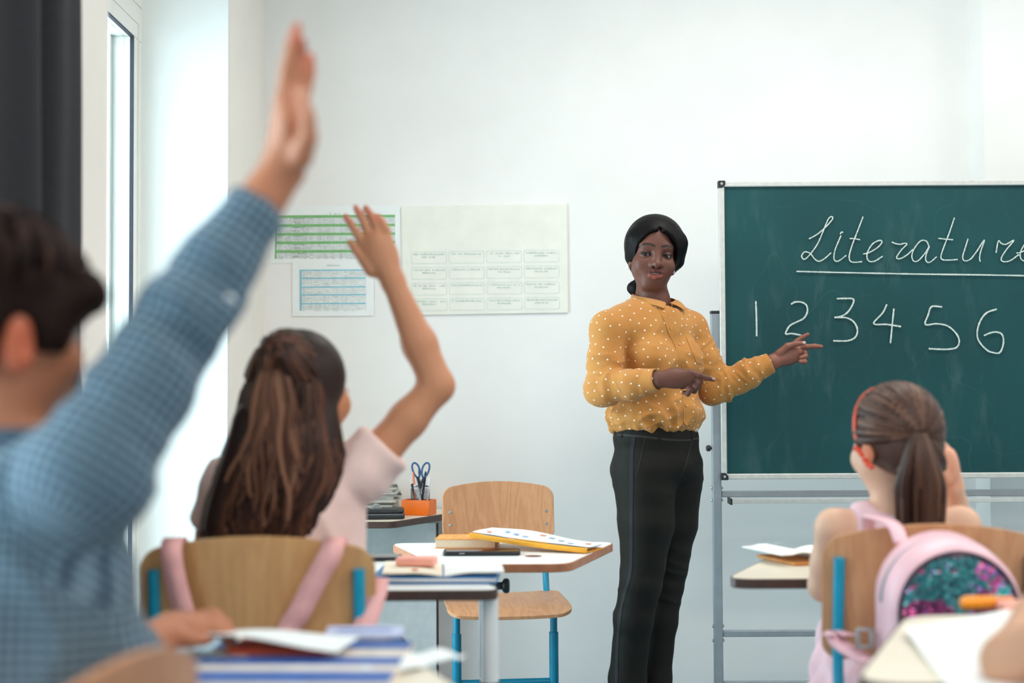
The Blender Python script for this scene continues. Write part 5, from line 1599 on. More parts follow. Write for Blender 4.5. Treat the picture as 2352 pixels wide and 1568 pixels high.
def child_head(S, c, F, k=1.0):
    g = lambda x, y, z: c + F @ (V(x, y, z) * k)
    S.ell(g(0, -.008, .022), V(.071, .088, .083) * k, F, .01)
    S.ell(g(0, .030, -.035), V(.060, .052, .066) * k, F, .02)
    S.ell(g(0, .052, -.088), V(.022, .018, .014) * k, F, .02)
    S.ell(g(0, .088, -.028), V(.010, .011, .012) * k, F, .012)
    S.cap(g(0, .080, -.005), g(0, .090, -.028), .006 * k, .008 * k, .01)
    S.cap(g(-.016, .076, -.060), g(.016, .076, -.060), .008 * k, .008 * k, .008)
    for s in (-1, 1):
        S.ell(g(s * .034, .062, -.030), V(.022, .018, .022) * k, F, .02)
        S.ell(g(s * .030, .085, -.004), V(.014, .008, .008) * k, F, .008, '-')
        S.ell(g(s * .071, -.006, -.018), V(.009, .017, .029) * k, F, .004)
        S.ell(g(s * .080, .000, -.016), V(.007, .009, .016) * k, F, .004, '-')
    return g

def child_eyes(g, F, parent, k=1.0):
    for s in (-1, 1):
        c = Vector(g(s * .030, .0735, -.004)); M4 = Matrix.Translation(c) @ Vector(F[:, 1]).to_track_quat('Z', 'Y').to_matrix().to_4x4()
        e = MB().lathe([(max(1e-4, .0105 * k * math.sin(PI * q / 12)), -.0105 * k * math.cos(PI * q / 12)) for q in range(13)], 16, M4).build('eyeball', M_eye, parent, smooth=180, world=True)
        MB().lathe(cap_of_sphere(.0107 * k, R(32)), 16, M4).build('iris', M_iris, e, smooth=180, world=True)

def seated_body(S, neck, shl_, shr_, pelvis, fwd, lat, arms, r_up=.036, r_fo=.030, r_wr=.021, chest=.112, legs=True):
    S.cap(neck + up * .05, neck - up * .03, .034, .040, .02)
    S.cap(neck - up * .13 + fwd * .01, pelvis, chest, chest * 1.02, .03, flat=(fwd, .68))
    S.cap(shl_, shr_, .036, .036, .035)
    for a, b, c in arms: S.chain([a, a * .4 + b * .6, b, b * .6 + c * .4, c], [r_up * 1.08, r_up * .95, r_fo * 1.02, r_fo * 1.05, r_wr], .015)
    if legs:
        for s in (-1, 1):
            h = pelvis + lat * (s * .068) - up * .01; k = h + fwd * .34 + lat * (s * .02) - up * .0; a = k + fwd * .03 - up * (k[2] - .07)
            S.chain([h, k], [.068, .047], .03); S.chain([k, a], [.046, .030], .02); S.chain([a, V(a[0], a[1], .035) + fwd * .12], [.032, .024], .02)

def shoes(parent, pelvis, fwd, lat, m):
    for s in (-1, 1):
        h = pelvis + lat * (s * .088) + fwd * .37
        X = SDF(); X.chain([V(h[0], h[1], .046) - fwd * .04, V(h[0], h[1], .042) + fwd * .05, V(h[0], h[1], .034) + fwd * .13], [.042, .041, .033], .02)
        X.cut(V(h[0], h[1], .006) + fwd * .05, (0, 0, -1), .3, .003)
        v_, q_ = X.mesh(.008, 1); np_obj('shoe', v_, q_, m, parent)

def solid(n, c): return np.tile(np.array(lin(c)), (n, 1))
M_rose = mat('pale_rose_cotton', (240, 204, 196), .8, .03, 20, .2, 500, sheen=.2)
M_pinkdress = mat('pale_pink_dress_cloth', (240, 200, 210), .75, .03, 20, .2, 500, sheen=.2)
M_denim = mat('navy_trouser_cloth', (38, 62, 92), .8, .06, 60, .2, 700)
M_whiteshoe = mat('white_trainer', (222, 222, 220), .6, .03)

# ------------------------------------------------------------------ girl in the middle, bare arm raised
def G(u, v, dd=0.0): return nv(P(u, v, 2.61 + dd))
gf = V(.12, .99, 0); gl_ = V(-.99, .12, 0)       # forward, own left
S = SDF()
F = head_frame(42)
hc = G(695, 893, -.01)
gg = child_head(S, hc, F, .98)
neck = G(682, 1035, 0); pelvis = V(neck[0] + .0, 2.60, .545)
sl_, sr_ = G(528, 1112, .0), G(836, 1078, .0)
el_, er_ = G(474, 1300, .06), G(1004, 886, .02)
wl_, wr_ = V(-.50, 2.86, .735), G(903, 648, .03)
seated_body(S, neck, sl_, sr_, pelvis, gf, -gl_, [(sl_, el_, wl_), (sr_, er_, wr_)])
Zh = lambda x, y, dd=.03: G(600 + x / 3.178, 450 + y / 3.178, dd)
kn = [Zh(742, 350), Zh(800, 318), Zh(862, 305), Zh(925, 322)]
fi = [[kn[0], Zh(700, 278), Zh(655, 205), Zh(615, 150)], [kn[1], Zh(760, 220), Zh(722, 140), Zh(688, 82)], [kn[2], Zh(838, 215), Zh(800, 140), Zh(764, 84)], [kn[3], Zh(915, 250), Zh(885, 195), Zh(852, 150)]]
hand_prims(S, wr_, None, kn, fi, [Zh(800, 540), Zh(745, 465), Zh(690, 395), Zh(648, 338)], .0165, .0076, .003)
S.ell(Zh(880, 460), (.032, .014, .036), None, .01)
# left hand resting on the desk
lk = [wl_ + V(.02 * q - .03, .07, -.004) for q in range(4)]
hand_prims(S, wl_, None, lk, [[k_, k_ + V(0, .03, .004), k_ + V(0, .05, -.004)] for k_ in lk], [wl_ + V(.02, .02, 0), wl_ + V(.04, .045, 0), wl_ + V(.045, .065, -.002)], .015, .0076, .003)
v, q = S.mesh(.0042, 2)
col = solid(len(v), (196, 132, 98))
col = blend(col, (1 - sstep(np.linalg.norm(v - (gg(0, .08, -.060)), axis=1), .014, .02)), (186, 104, 92))
for f_ in fi: col = blend(col, (1 - sstep(np.linalg.norm(v - f_[3], axis=1), .010, .020)) * .6, (206, 112, 88))
girl = np_obj('person', v, q, M_skin, None, col)
tag(girl, 'girl with long brown hair in a rose T-shirt raising her bare right arm', 'person'); girl['pose'] = 'sitting'
child_eyes(gg, F, girl, .98)
S = SDF()
S.cap(neck - up * .115 + gf * .01, pelvis + up * .02, .124, .126, .03, flat=(gf, .72))
S.cap(sl_, sr_, .042, .044, .04)
S.chain([sl_, sl_ * .55 + el_ * .45], [.050, .054], .02); S.cut(sl_ * .52 + el_ * .48, el_ - sl_, .09)
S.chain([sr_, sr_ * .68 + er_ * .32], [.052, .054], .02); S.cut(sr_ * .72 + er_ * .28, er_ - sr_, .09)
S.cap(neck + up * .06, neck - up * .012, .046, .046, .008, '-')
v, q = S.mesh(.006, 2); n = normals(v, q)
v = v + n * ((1 - 2 * np.abs(vnoise(np.stack([v[:, 0] * 20 + v[:, 2] * 12, v[:, 1] * 12, v[:, 2] * 9], 1), 1.0, 3))) * .006)[:, None]
np_obj('shirt', v, q, M_rose, girl)
S = SDF()
S.ell(pelvis + up * .0, (.15, .14, .09), frame(gf), .03)
for s in (-1, 1): S.cap(pelvis + gl_ * (s * .07), pelvis + gl_ * (s * .09) + gf * .33, .078, .062, .03)
v, q = S.mesh(.010, 2); np_obj('trousers', v, q, M_denim, girl)
shoes(girl, pelvis, gf, -gl_, M_whiteshoe)
# hair: a body of hair with separate long locks and a half ponytail over it
HL = [(772, 648, 690), (800, 604, 735), (850, 566, 758), (900, 550, 770), (950, 540, 778), (1000, 527, 784), (1050, 508, 790), (1100, 489, 783), (1150, 474, 772), (1200, 461, 762), (1248, 452, 752)]
hv = [h[0] for h in HL]; hL = [h[1] for h in HL]; hR = [h[2] for h in HL]
def hair_pt(w, vv, inset=0.0):
    a, b = np.interp(vv, hv, hL), np.interp(vv, hv, hR)
    c_, h_ = (a + b) / 2, (b - a) / 2 - 6
    u = c_ + w * h_
    e = math.sqrt(max(0.0, 1 - w * w))
    hd = .104 * math.sqrt(max(0, 1 - min(1, abs(vv - 893) / 128) ** 2)) * e
    bk = (.105 - .02 * min(1, max(0, (vv - 1000) / 200))) * (.35 + .65 * e)
    t = min(1, max(0, (vv - 900) / 120)); t = t * t * (3 - 2 * t)
    return G(u, vv, -.012 - (hd * (1 - t) + bk * t) + inset)
S = SDF()
S.ell(hc + V(-.006, -.012, .020), (.082, .090, .090), F, .02)
for vv in (960, 1010, 1060, 1110, 1160, 1210): S.cap(hair_pt(-.72, vv, .030), hair_pt(.70, vv, .030), .030, .030, .03)
S.ell(hc + F @ V(0, .105, -.030), (.070, .07, .085), F, .01, '-')
v, q = S.mesh(.006, 2)
hair = np_obj('hair', v, q, M_lock, girl, solid(len(v), (48, 32, 28)))
r_ = random.Random(9); locks = []
def tone(r_, a=(46, 27, 22), b=(112, 72, 54)):
    t = r_.random() ** 1.5; return tuple(x + (y - x) * t for x, y in zip(a, b))
for i in range(300):
    w0 = r_.uniform(-1, 1); ph, am = r_.uniform(0, 6), r_.uniform(.01, .11)
    v0 = 778 + 60 * abs(w0) ** 2 + r_.uniform(0, 120) * (r_.random() < .5); v1 = 1238 - r_.uniform(0, 30)
    n = 16; pts = []; rad = []
    for k in range(n):
        t = k / (n - 1); vv = v0 + (v1 - v0) * t
        w = max(-1, min(1, w0 * (1 if t > .1 else .6 + 4 * t) + am * math.sin(ph + t * 11) * t * (1 + t)))
        pts.append(hair_pt(w, vv, r_.uniform(-.001, .001)))
        rad.append((.0085 + .003 * math.sin(ph)) * (.45 + .75 * t if t < .6 else .9 - (t - .6) * 1.3))
    locks.append((pts, rad, tone(r_)))
tie = G(634, 826, -.100)
for i in range(46):
    a, b = r_.uniform(-1, 1), r_.uniform(-1, 1); ph = r_.uniform(0, 6)
    end_v = r_.uniform(1030, 1225); n = 14; pts, rad = [], []
    for k in range(n):
        t = k / (n - 1); vv = 826 + (end_v - 826) * t
        spread = 14 + 62 * t ** .8
        u = 634 - 26 * t + a * spread + 16 * math.sin(ph + 8 * t) * t
        pts.append(G(u, vv, -.112 - .022 * math.sin(min(1, t * 2.2) * PI / 2) * (1 - .55 * t) - .008 * b))
        rad.append(.0075 * (1.1 - .75 * t))
    locks.append((pts, rad, tone(r_, (84, 52, 40), (150, 104, 80))))
for i in range(120):      # strands drawn from the temples to the tie
    s = r_.uniform(-1, 1); st = hair_pt(s * .98, 776 + 110 * r_.random()); pts = [st * (1 - t) + tie * t + V(0, -.030 * math.sin(PI * t) - .006, .024 * math.sin(PI * t) + .004 * (1 - t)) for t in np.linspace(0, 1, 9)]
    locks.append((pts, [.0075] * 9, tone(r_)))
tubes_obj('hair_locks', locks, M_lock, hair)
MB().lathe([(.010, -.006), (.016, -.004), (.017, 0), (.016, .004), (.010, .006)], 16, Matrix.Translation(Vector(tie)) @ Matrix.Rotation(R(60), 4, 'X')).build('hair_tie', M_dkp, hair, world=True)

# ------------------------------------------------------------------ boy in the blue checked shirt, arm up high
def B(u, v, d): return nv(P(u, v, d))
bf = V(.35, .94, 0); bl_ = V(-.94, .35, 0)
S = SDF(); F = head_frame(45)
hc = B(-18, 758, 1.50)
gg = child_head(S, hc, F, 1.02)
neck = B(20, 1010, 1.49); pelvis = V(neck[0] - .02, 1.50, .545)
sr_, er_, wr_ = B(205, 1075, 1.44), B(418, 742, 1.50), B(650, 388, 1.555)
sl_, el_, wl_ = B(-215, 1120, 1.53), B(215, 1560, 1.76), B(392, 1446, 1.95)
seated_body(S, neck, sl_, sr_, pelvis, bf, -bl_, [(sl_, el_, wl_), (sr_, er_, wr_)], .035, .031, .0235, .100)
kn = [B(650, 228, 1.545), B(664, 222, 1.565), B(680, 228, 1.585), B(692, 244, 1.602)]
fi = [[kn[0], B(659, 158, 1.545), B(671, 104, 1.545), B(683, 62, 1.545)], [kn[1], B(676, 160, 1.57), B(690, 120, 1.572), B(692, 96, 1.56)], [kn[2], B(697, 180, 1.592), B(708, 152, 1.594), B(713, 130, 1.594)], [kn[3], B(702, 200, 1.61), B(709, 172, 1.614), B(714, 150, 1.616)]]
hand_prims(S, wr_, None, kn, fi, [B(690, 362, 1.535), B(707, 318, 1.525), B(708, 276, 1.52), B(702, 240, 1.52)], .0165, .0080, .003)
S.ell(B(668, 300, 1.56), (.016, .034, .040), None, .01)
lk = [B(452, 1418, 2.00), B(458, 1428, 1.985), B(456, 1440, 1.97), B(450, 1450, 1.955)]
fl = [[k_, k_ + V(.022, .012, .004), k_ + V(.038, .016, -.012), k_ + V(.044, .016, -.028)] for k_ in lk]
hand_prims(S, wl_, None, lk, fl, [B(410, 1462, 1.93), B(440, 1470, 1.93), B(468, 1470, 1.94), B(486, 1466, 1.95)], .0165, .0080, .003)
v, q = S.mesh(.0048, 2)
col = solid(len(v), (176, 112, 82))
col = blend(col, (1 - sstep(np.linalg.norm(v - gg(.073, -.006, -.018), axis=1), .022, .036)) * .8, (196, 96, 66))  # red light on the ear, painted into the skin colour
for f_ in fi: col = blend(col, (1 - sstep(np.linalg.norm(v - f_[-1], axis=1), .012, .026)) * .6, (196, 100, 76))
col = blend(col, (1 - sstep(np.linalg.norm(v - gg(0, .084, -.060), axis=1), .014, .02)), (160, 84, 74))
boy = np_obj('person', v, q, M_skin, None, col)
tag(boy, 'dark-haired boy in a blue checked shirt stretching his right arm up', 'person'); boy['pose'] = 'sitting'
child_eyes(gg, F, boy)
# short dark hair
g = lambda x, y, z: hc + F @ V(x, y, z)
S = SDF()
S.ell(g(0, -.010, .036), (.083, .104, .086), F, .02)
S.ell(g(0, -.050, -.010), (.070, .052, .060), F, .02)
S.cap(g(-.035, .082, .050), g(.056, .072, .036), .026, .026, .02)
S.cap(g(.060, .060, .030), g(.068, .040, -.012), .020, .010, .015)
for s in (-1, 1): S.cap(g(s * .071, .030, .02), g(s * .070, .022, -.020), .012, .007, .012)
S.ell(g(0, .112, -.040), (.085, .060, .062), F, .012, '-')
S.ell(g(.075, -.006, -.018), (.02, .020, .030), F, .006, '-'); S.ell(g(-.075, -.006, -.018), (.02, .020, .030), F, .006, '-')
v, q = S.mesh(.0055, 2); n = normals(v, q); lv = (v - hc) @ F
v = v + n * (vnoise(np.stack([lv[:, 0] * 120, lv[:, 1] * 40, lv[:, 2] * 40], 1), 1.0, 3) * .004 + vnoise(lv, 28, 5) * .005)[:, None]
hair = np_obj('hair', v, q, M_lock2, boy, solid(len(v), (34, 20, 17)))
r_ = random.Random(4); locks = []
for i in range(150):
    th, ph = r_.uniform(-PI, PI), r_.uniform(.05, 1.0)
    d0 = V(math.sin(th) * math.sin(ph), math.cos(th) * math.sin(ph), math.cos(ph))
    pts = []
    for k in range(7):
        t = k / 6; p2 = min(1.62, ph + t * .55)
        d = V(math.sin(th + .12 * t) * math.sin(p2), math.cos(th + .12 * t) * math.sin(p2), math.cos(p2))
        pts.append(g(*(d * V(.085, .106, .090) + V(0, -.008, .036)) * 1.0) + F @ (d * (.002 + .006 * math.sin(t * 3))))
    if pts[-1] @ F[:, 1] - hc @ F[:, 1] > .06 and pts[-1][2] < hc[2] + .035: continue
    locks.append((pts, [.008 * (1.05 - .85 * k / 6) for k in range(7)], tone(r_, (26, 16, 15), (62, 40, 34))))
tubes_obj('hair_locks', locks, M_lock2, hair, fdir=(.3, -.6, .7))
# shirt: small woven check that follows body and sleeves
def check_mat():
    m, nt, b = nt_new('blue_checked_shirt_cloth')
    a = node(nt, 'ShaderNodeAttribute'); a.attribute_name = 'suv'
    sp = node(nt, 'ShaderNodeSeparateXYZ'); nt.links.new(a.outputs['Vector'], sp.inputs[0])
    outs = []
    for k, per in ((0, .0105), (1, .0105)):
        mu = node(nt, 'ShaderNodeMath', operation='MULTIPLY'); nt.links.new(sp.outputs[k], mu.inputs[0]); mu.inputs[1].default_value = 2 * PI / per
        sn = node(nt, 'ShaderNodeMath', operation='SINE'); nt.links.new(mu.outputs[0], sn.inputs[0]); outs.append(sn.outputs[0])
    ad = node(nt, 'ShaderNodeMath', operation='ADD'); nt.links.new(outs[0], ad.inputs[0]); nt.links.new(outs[1], ad.inputs[1])
    mr = node(nt, 'ShaderNodeMapRange'); nt.links.new(ad.outputs[0], mr.inputs[0]); mr.inputs[1].default_value = -2; mr.inputs[2].default_value = 2
    nt.links.new(ramp(nt, mr.outputs[0], [(.18, lin((46, 60, 78))), (.5, lin((76, 96, 113))), (.85, lin((120, 144, 158)))]), b.inputs['Base Color'])
    b.inputs['Roughness'].default_value = .8; b.inputs['Specular IOR Level'].default_value = .2; b.inputs['Sheen Weight'].default_value = .15
    return m
M_check = check_mat()
S = SDF()
cuffR = wr_ * .34 + er_ * .66 + (wr_ - er_) * .36
cuffR = er_ + (wr_ - er_) * .74
cuffL = el_ + (wl_ - el_) * .60
S.cap(neck - up * .165 + bf * .01, pelvis + up * .03, .138, .150, .03, flat=(bf, .74))
S.cap(neck - up * .06, neck - up * .14, .062, .11, .03, flat=(bf, .8))
S.cap(sl_ - up * .02, sr_ - up * .02, .046, .048, .03)
S.cap(neck - up * .045 - bf * .012, sr_ - up * .012, .040, .048, .04); S.cap(neck - up * .045 - bf * .012, sl_ - up * .012, .040, .048, .04)
S.cap(neck - up * .25, B(280, 1575, 1.50), .10, .055, .05)
S.chain([sr_, sr_ * .45 + er_ * .55, er_], [.058, .0465, .040], .02)
S.chain([er_, er_ * .5 + cuffR * .5, cuffR], [.041, .0345, .0255], .014)
d = (wr_ - er_) / np.linalg.norm(wr_ - er_)
S.cap(cuffR - d * .045, cuffR, 0.029, .027, .004); S.cut(cuffR, d, .06)
S.chain([sl_, sl_ * .45 + el_ * .55, el_, cuffL], [.060, .052, .048, .032], .02)
S.cut(cuffL, wl_ - el_, .06)
S.cap(neck + up * .05, neck - up * .03, .048, .048, .008, '-')
v, q = S.mesh(.0056, 2); n = normals(v, q)
wr = np.zeros(len(v))
for a, b, am in ((sr_, er_, .0065), (er_, cuffR, .0060), (sl_, el_, .006)):
    ds, t = seg_dist(v, a, b); L = np.linalg.norm(b - a)
    wr += (1 - sstep(ds, .06, .08)) * (1 - 2 * np.abs(vnoise(np.stack([t * L * 22 + v[:, 0] * 10, v[:, 1] * 9, v[:, 2] * 7], 1), 1.0, 6))) * am
tb_w = sstep(poly_dist(v, [sr_, er_]), .05, .09)
wr += tb_w * (1 - 2 * np.abs(vnoise(np.stack([v[:, 0] * 12 + v[:, 2] * 9, v[:, 1] * 8, v[:, 2] * 6 - v[:, 0] * 8], 1), 1.0, 12))) * .007
v = v + n * wr[:, None]
suv = bone_uv(v, [(sr_, er_, .047), (er_, wr_, .036), (sl_, el_, .047), (el_, wl_, .036), (neck - up * .10, pelvis, .115)], (.3, .9, .1))
bshirt = np_obj('shirt', v, q, M_check, boy, None, suv)
gcol = []
for i in range(21):
    a = 2 * PI * i / 20
    o_ = (bf * math.cos(a) + bl_ * math.sin(a))
    gcol.append([Vector(neck + o_ * .045 + up * .008), Vector(neck + o_ * .055 + up * .014), Vector(neck + o_ * .072 - up * .024)])
o = MB().sheet(gcol).build('collar', M_check, bshirt, world=True, smooth=60)
sm = o.modifiers.new('thick', 'SOLIDIFY'); sm.thickness = .003
M_wbtn = mat('white_button', (236, 238, 240), .3, .02)
for t, off in ((-.012, .0), (-.105, .0)):       # pale buttons on the underside of the sleeve
    c = cuffR + d * t; side = np.cross(d, V(0, 1, 0)); side /= np.linalg.norm(side); side = side if side[0] > 0 else -side
    p = c + side * (.024 if t > -.05 else .034) + V(0, -.020 if t > -.05 else -.026, 0); nrm = Vector(side * .7 + V(0, -.7, 0))
    MB().lathe([(.0001, 0), (.0075, 0), (.0080, .0015), (.0070, .003), (.0001, .0026)], 14, Matrix.Translation(Vector(p)) @ nrm.to_track_quat('Z', 'Y').to_matrix().to_4x4()).build('button', M_wbtn, bshirt, world=True)
S = SDF()
S.ell(pelvis + up * .0, (.155, .14, .09), frame(bf), .03)
for s in (-1, 1): S.chain([pelvis + bl_ * (s * .07), pelvis + bl_ * (s * .09) + bf * .34, pelvis + bl_ * (s * .09) + bf * .37 - up * .44], [.080, .062, .050], .03)
v, q = S.mesh(.011, 2); np_obj('trousers', v, q, M_denim, boy)
shoes(boy, pelvis, bf, -bl_, M_whiteshoe)

# ------------------------------------------------------------------ girl with the ponytail, in front of the chalkboard
def K(u, v, dd=0.0): return nv(P(u, v, 2.84 + dd))
kf = V(.15, .989, 0); kl = V(-.989, .15, 0)
S = SDF(); F = head_frame(-24, -4)
hc = K(2054, 1016, -.01)
gg = child_head(S, hc, F, 1.0)
neck = K(2046, 1140, -.005); pelvis = V(neck[0] + .01, 2.83, .545)
sl_, sr_ = K(1918, 1213, 0), K(2206, 1208, 0)
el_, er_ = K(1893, 1345, .06), nv(Vector((.975, 3.08, .735)))
wl_, wr_ = V(.76, 3.08, .738), K(2188, 1118, .09)
seated_body(S, neck, sl_, sr_, pelvis, kf, -kl, [(sl_, el_, wl_), (sr_, er_, wr_)], .036, .030, .021, .108)
kn = [K(2160, 1062, .055), K(2172, 1048, .065), K(2180, 1040, .08), K(2186, 1046, .095)]
fi = [[k_, k_ + V(-.016, -.004, .020), k_ + V(-.030, -.002, .012), k_ + V(-.034, .0, -.004)] for k_ in kn]
hand_prims(S, wr_, None, kn, fi, [K(2172, 1100, .06), K(2160, 1080, .05), K(2152, 1062, .045), K(2148, 1050, .045)], .0165, .0078, .003)
S.ell(K(2182, 1072, .075), (.016, .026, .030), None, .01)
lk = [wl_ + V(.018 * q - .03, .065, -.002) for q in range(4)]
hand_prims(S, wl_, None, lk, [[k_, k_ + V(0, .03, .004), k_ + V(0, .05, -.004)] for k_ in lk], [wl_ + V(.02, .02, 0), wl_ + V(.04, .045, 0), wl_ + V(.045, .065, -.002)], .015, .0076, .003)
v, q = S.mesh(.0048, 2)
col = solid(len(v), (222, 176, 150))
for ear in (gg(-.072, -.006, -.018),): col = blend(col, (1 - sstep(np.linalg.norm(v - ear, axis=1), .018, .032)) * .8, (228, 134, 96))  # skin tinted orange here to imitate the lit ear
col = blend(col, (1 - sstep(np.linalg.norm(v - K(2182, 1070, .07), axis=1), .03, .06)) * .5, (226, 142, 112))
tail = np_obj('person', v, q, M_skin, None, col)
tag(tail, 'girl with a brown ponytail and orange headband sitting before the chalkboard', 'person'); tail['pose'] = 'sitting'
child_eyes(gg, F, tail)
# dress: sleeveless bodice and a full skirt spreading over the seat
S = SDF()
S.cap(neck - up * .125 + kf * .005, pelvis + up * .06, .112, .112, .03, flat=(kf, .76))
S.cap(K(1976, 1188, -.004), K(2150, 1186, -.004), .030, .030, .03)
S.ell(pelvis - up * .025 + kf * .02, (.160, .19, .075), frame(kf), .05)
S.ell(pelvis - up * .085 - kf * .06 - V(.045, 0, 0), (.165, .09, .075), frame(kf), .04)
for s in (-1, 1): S.cap(pelvis + kl * (s * .06), pelvis + kl * (s * .06) + kf * .34 - up * .01, .080, .068, .03)
S.cap(neck + up * .06, neck - up * .010, .044, .044, .006, '-')
for p_ in (sl_, sr_): S.ell(p_ + V(0, 0, .0), (.042, .06, .062), None, .008, '-')
v, q = S.mesh(.0062, 2); n = normals(v, q)
lowz = 1 - sstep(v[:, 2], .56, .68)
v = v + n * (lowz * (1 - 2 * np.abs(vnoise(np.stack([v[:, 0] * 22, v[:, 1] * 22, v[:, 2] * 5], 1), 1.0, 3))) * .016 + vnoise(v, 16, 8) * .003)[:, None]
np_obj('dress', v, q, M_pinkdress, tail)
shoes(tail, pelvis, kf, -kl, M_whiteshoe)
# hair drawn back into a ponytail
g = lambda x, y, z: hc + F @ V(x, y, z)
S = SDF()
S.ell(g(0, -.012, .024), (.080, .098, .090), F, .02)
S.ell(g(0, -.060, -.025), (.060, .040, .055), F, .025)
S.ell(g(0, .112, -.040), (.082, .082, .092), F, .012, '-')
S.ell(g(-.078, .004, -.022), (.020, .024, .032), F, .006, '-'); S.ell(g(.078, .004, -.022), (.020, .024, .032), F, .006, '-')
v, q = S.mesh(.0052, 2)
hair = np_obj('hair', v, q, M_lock, tail, solid(len(v), (74, 50, 42)))
tiek = K(2110, 996, -.105)
r_ = random.Random(12); locks = []
for i in range(190):
    th, ph = r_.uniform(-PI, PI), math.acos(r_.uniform(-.55, 1))
    d0 = V(math.sin(th) * math.sin(ph), math.cos(th) * math.sin(ph), math.cos(ph))
    st = g(*(d0 * V(.079, .097, .089) + V(0, -.012, .024)))
    l0 = (st - hc) @ F
    if (l0[1] > .035 and l0[2] < .055) or (abs(l0[0]) > .055 and l0[1] > -.02 and l0[2] < .0): continue
    pts = []
    for t in np.linspace(0, 1, 10):
        p_ = st * (1 - t) + tiek * t; l = (p_ - hc) @ F - V(0, -.012, .024)
        nr = math.sqrt((l[0] / .081) ** 2 + (l[1] / .099) ** 2 + (l[2] / .091) ** 2)
        if nr < 1: l = l / max(nr, .2)
        pts.append(hc + F @ (l + V(0, -.012, .024)) if t < .93 else p_)
    locks.append((pts, [.0075] * 10, tone(r_, (58, 38, 32), (112, 78, 62))))
for i in range(60):      # nape hair combed up to the tie
    x = r_.uniform(-.058, .058); st = g(x, -.062 + .25 * abs(x) - .02, -.068 + .2 * abs(x)); out = F @ V(x * 1.2, -1, -.2); out /= np.linalg.norm(out)
    locks.append(([st * (1 - t) + tiek * t + out * (.004 + .022 * math.sin(PI * t)) for t in np.linspace(0, 1, 9)], [.0075] * 9, tone(r_, (54, 36, 31), (92, 64, 52))))
for i in range(70):
    a, b = r_.uniform(-1, 1), r_.uniform(-1, 1); ph = r_.uniform(0, 6); ev = 1205 - r_.uniform(0, 18); n = 14; pts, rad = [], []
    for k in range(n):
        t = k / (n - 1); vv = 996 + (ev - 996) * t
        sp = 10 + 46 * min(1, t * 1.7) - 4 * t
        pts.append(K(2110 + 5 * math.sin(t * 2) + a * sp, vv, -.108 - .030 * math.sin(min(1, t * 2.5) * PI / 2) * math.sqrt(max(0, 1 - a * a)) + .012 * b + .05 * t * t))
        rad.append(.0085 * (1.0 + .3 * t - .55 * t * t))
    locks.append((pts, rad, tone(r_, (54, 36, 31), (104, 74, 60))))
tubes_obj('hair_locks', locks, M_lock, hair)
M_ored = mat('orange_red_plastic', (222, 74, 40), .35, .05)
hb = []
for a in np.linspace(-1.75, 1.75, 29):
    hb.append(g(.0765 * math.sin(a), .022 + .016 * math.cos(a), .018 + .091 * math.cos(a)))
MB().tube([Vector(p_) for p_ in hb], .008, 10, flat=.45, flat_dir=None).build('headband', M_ored, hair, world=True, smooth=60)
for k, (u, w_) in enumerate(((1966, 1030), (1973, 1035), (1979, 1044), (1986, 1056), (1993, 1066), (2001, 1072))):
    p_ = K(u, w_, -.045 - .006 * k)
    MB().lathe([(max(1e-4, .0058 * math.sin(PI * j / 8)), -.0058 * math.cos(PI * j / 8)) for j in range(9)], 10, Matrix.Translation(Vector(p_))).build('hair_bead', M_ored, hair, world=True, smooth=180)
MB().lathe([(.012, -.006), (.018, -.004), (.019, 0), (.018, .004), (.012, .006)], 16, Matrix.Translation(Vector(K(2110, 1000, -.108))) @ Matrix.Rotation(R(50), 4, 'X')).build('hair_tie', M_dkp, hair, world=True)

# ------------------------------------------------------------------ child at the near right desk: only the forearm reaches into the frame
S = SDF(); F = head_frame(-8)
ef = V(-.15, .99, 0); el2 = V(-.99, -.15, 0)
neck = V(.93, 1.36, 1.02); hc = neck + V(-.01, .03, .145); pelvis = V(.95, 1.36, .545)
gg = child_head(S, hc, F, 1.0)
sl_, sr_ = V(.795, 1.40, .965), V(1.07, 1.36, .965)
el_, wl_ = B(2322, 1520, 1.72), B(2500, 1300, 1.86)
er_, wr_ = V(1.13, 1.55, .80), V(1.02, 1.80, .765)
seated_body(S, neck, sl_, sr_, pelvis, ef, -el2, [(sl_, el_, wl_), (sr_, er_, wr_)], .036, .033, .022, .11)
kn = [wl_ + V(.01 + .012 * q_, .03 + .004 * q_, .052 - .004 * q_) for q_ in range(4)]
hand_prims(S, wl_, None, kn, [[k_, k_ + V(.012, .008, .026), k_ + V(.028, .004, .030), k_ + V(.036, 0, .018)] for k_ in kn], [wl_ + V(0, -.01, .02), wl_ + V(.0, -.012, .05), wl_ + V(.008, -.012, .075)], .0165, .0078, .003)
kn = [wr_ + V(-.03 + .018 * q_, .065, .0) for q_ in range(4)]
hand_prims(S, wr_, None, kn, [[k_, k_ + V(0, .03, .004), k_ + V(0, .05, -.004)] for k_ in kn], [wr_ + V(-.02, .02, 0), wr_ + V(-.045, .045, 0), wr_ + V(-.05, .065, -.002)], .015, .0076, .003)
v, q = S.mesh(.0058, 2)
col = solid(len(v), (196, 146, 118))
edge = np_obj('person', v, q, M_skin, None, col)
tag(edge, 'child cut off by the right edge, bare elbow resting on white sheet', 'person'); edge['pose'] = 'sitting'
child_eyes(gg, F, edge)
S = SDF()
S.cap(neck - up * .115, pelvis, .122, .126, .03, flat=(ef, .74)); S.cap(sl_, sr_, .044, .044, .04)
for a, b in ((sl_, el_), (sr_, er_)):
    S.chain([a, a * .6 + b * .4], [.05, .052], .02); S.cut(a * .62 + b * .38, b - a, .09)
S.cap(neck + up * .06, neck - up * .012, .046, .046, .008, '-')
v, q = S.mesh(.008, 2); np_obj('shirt', v, q, M_rose, edge)
S = SDF(); S.ell(pelvis, (.15, .14, .09), frame(ef), .03)
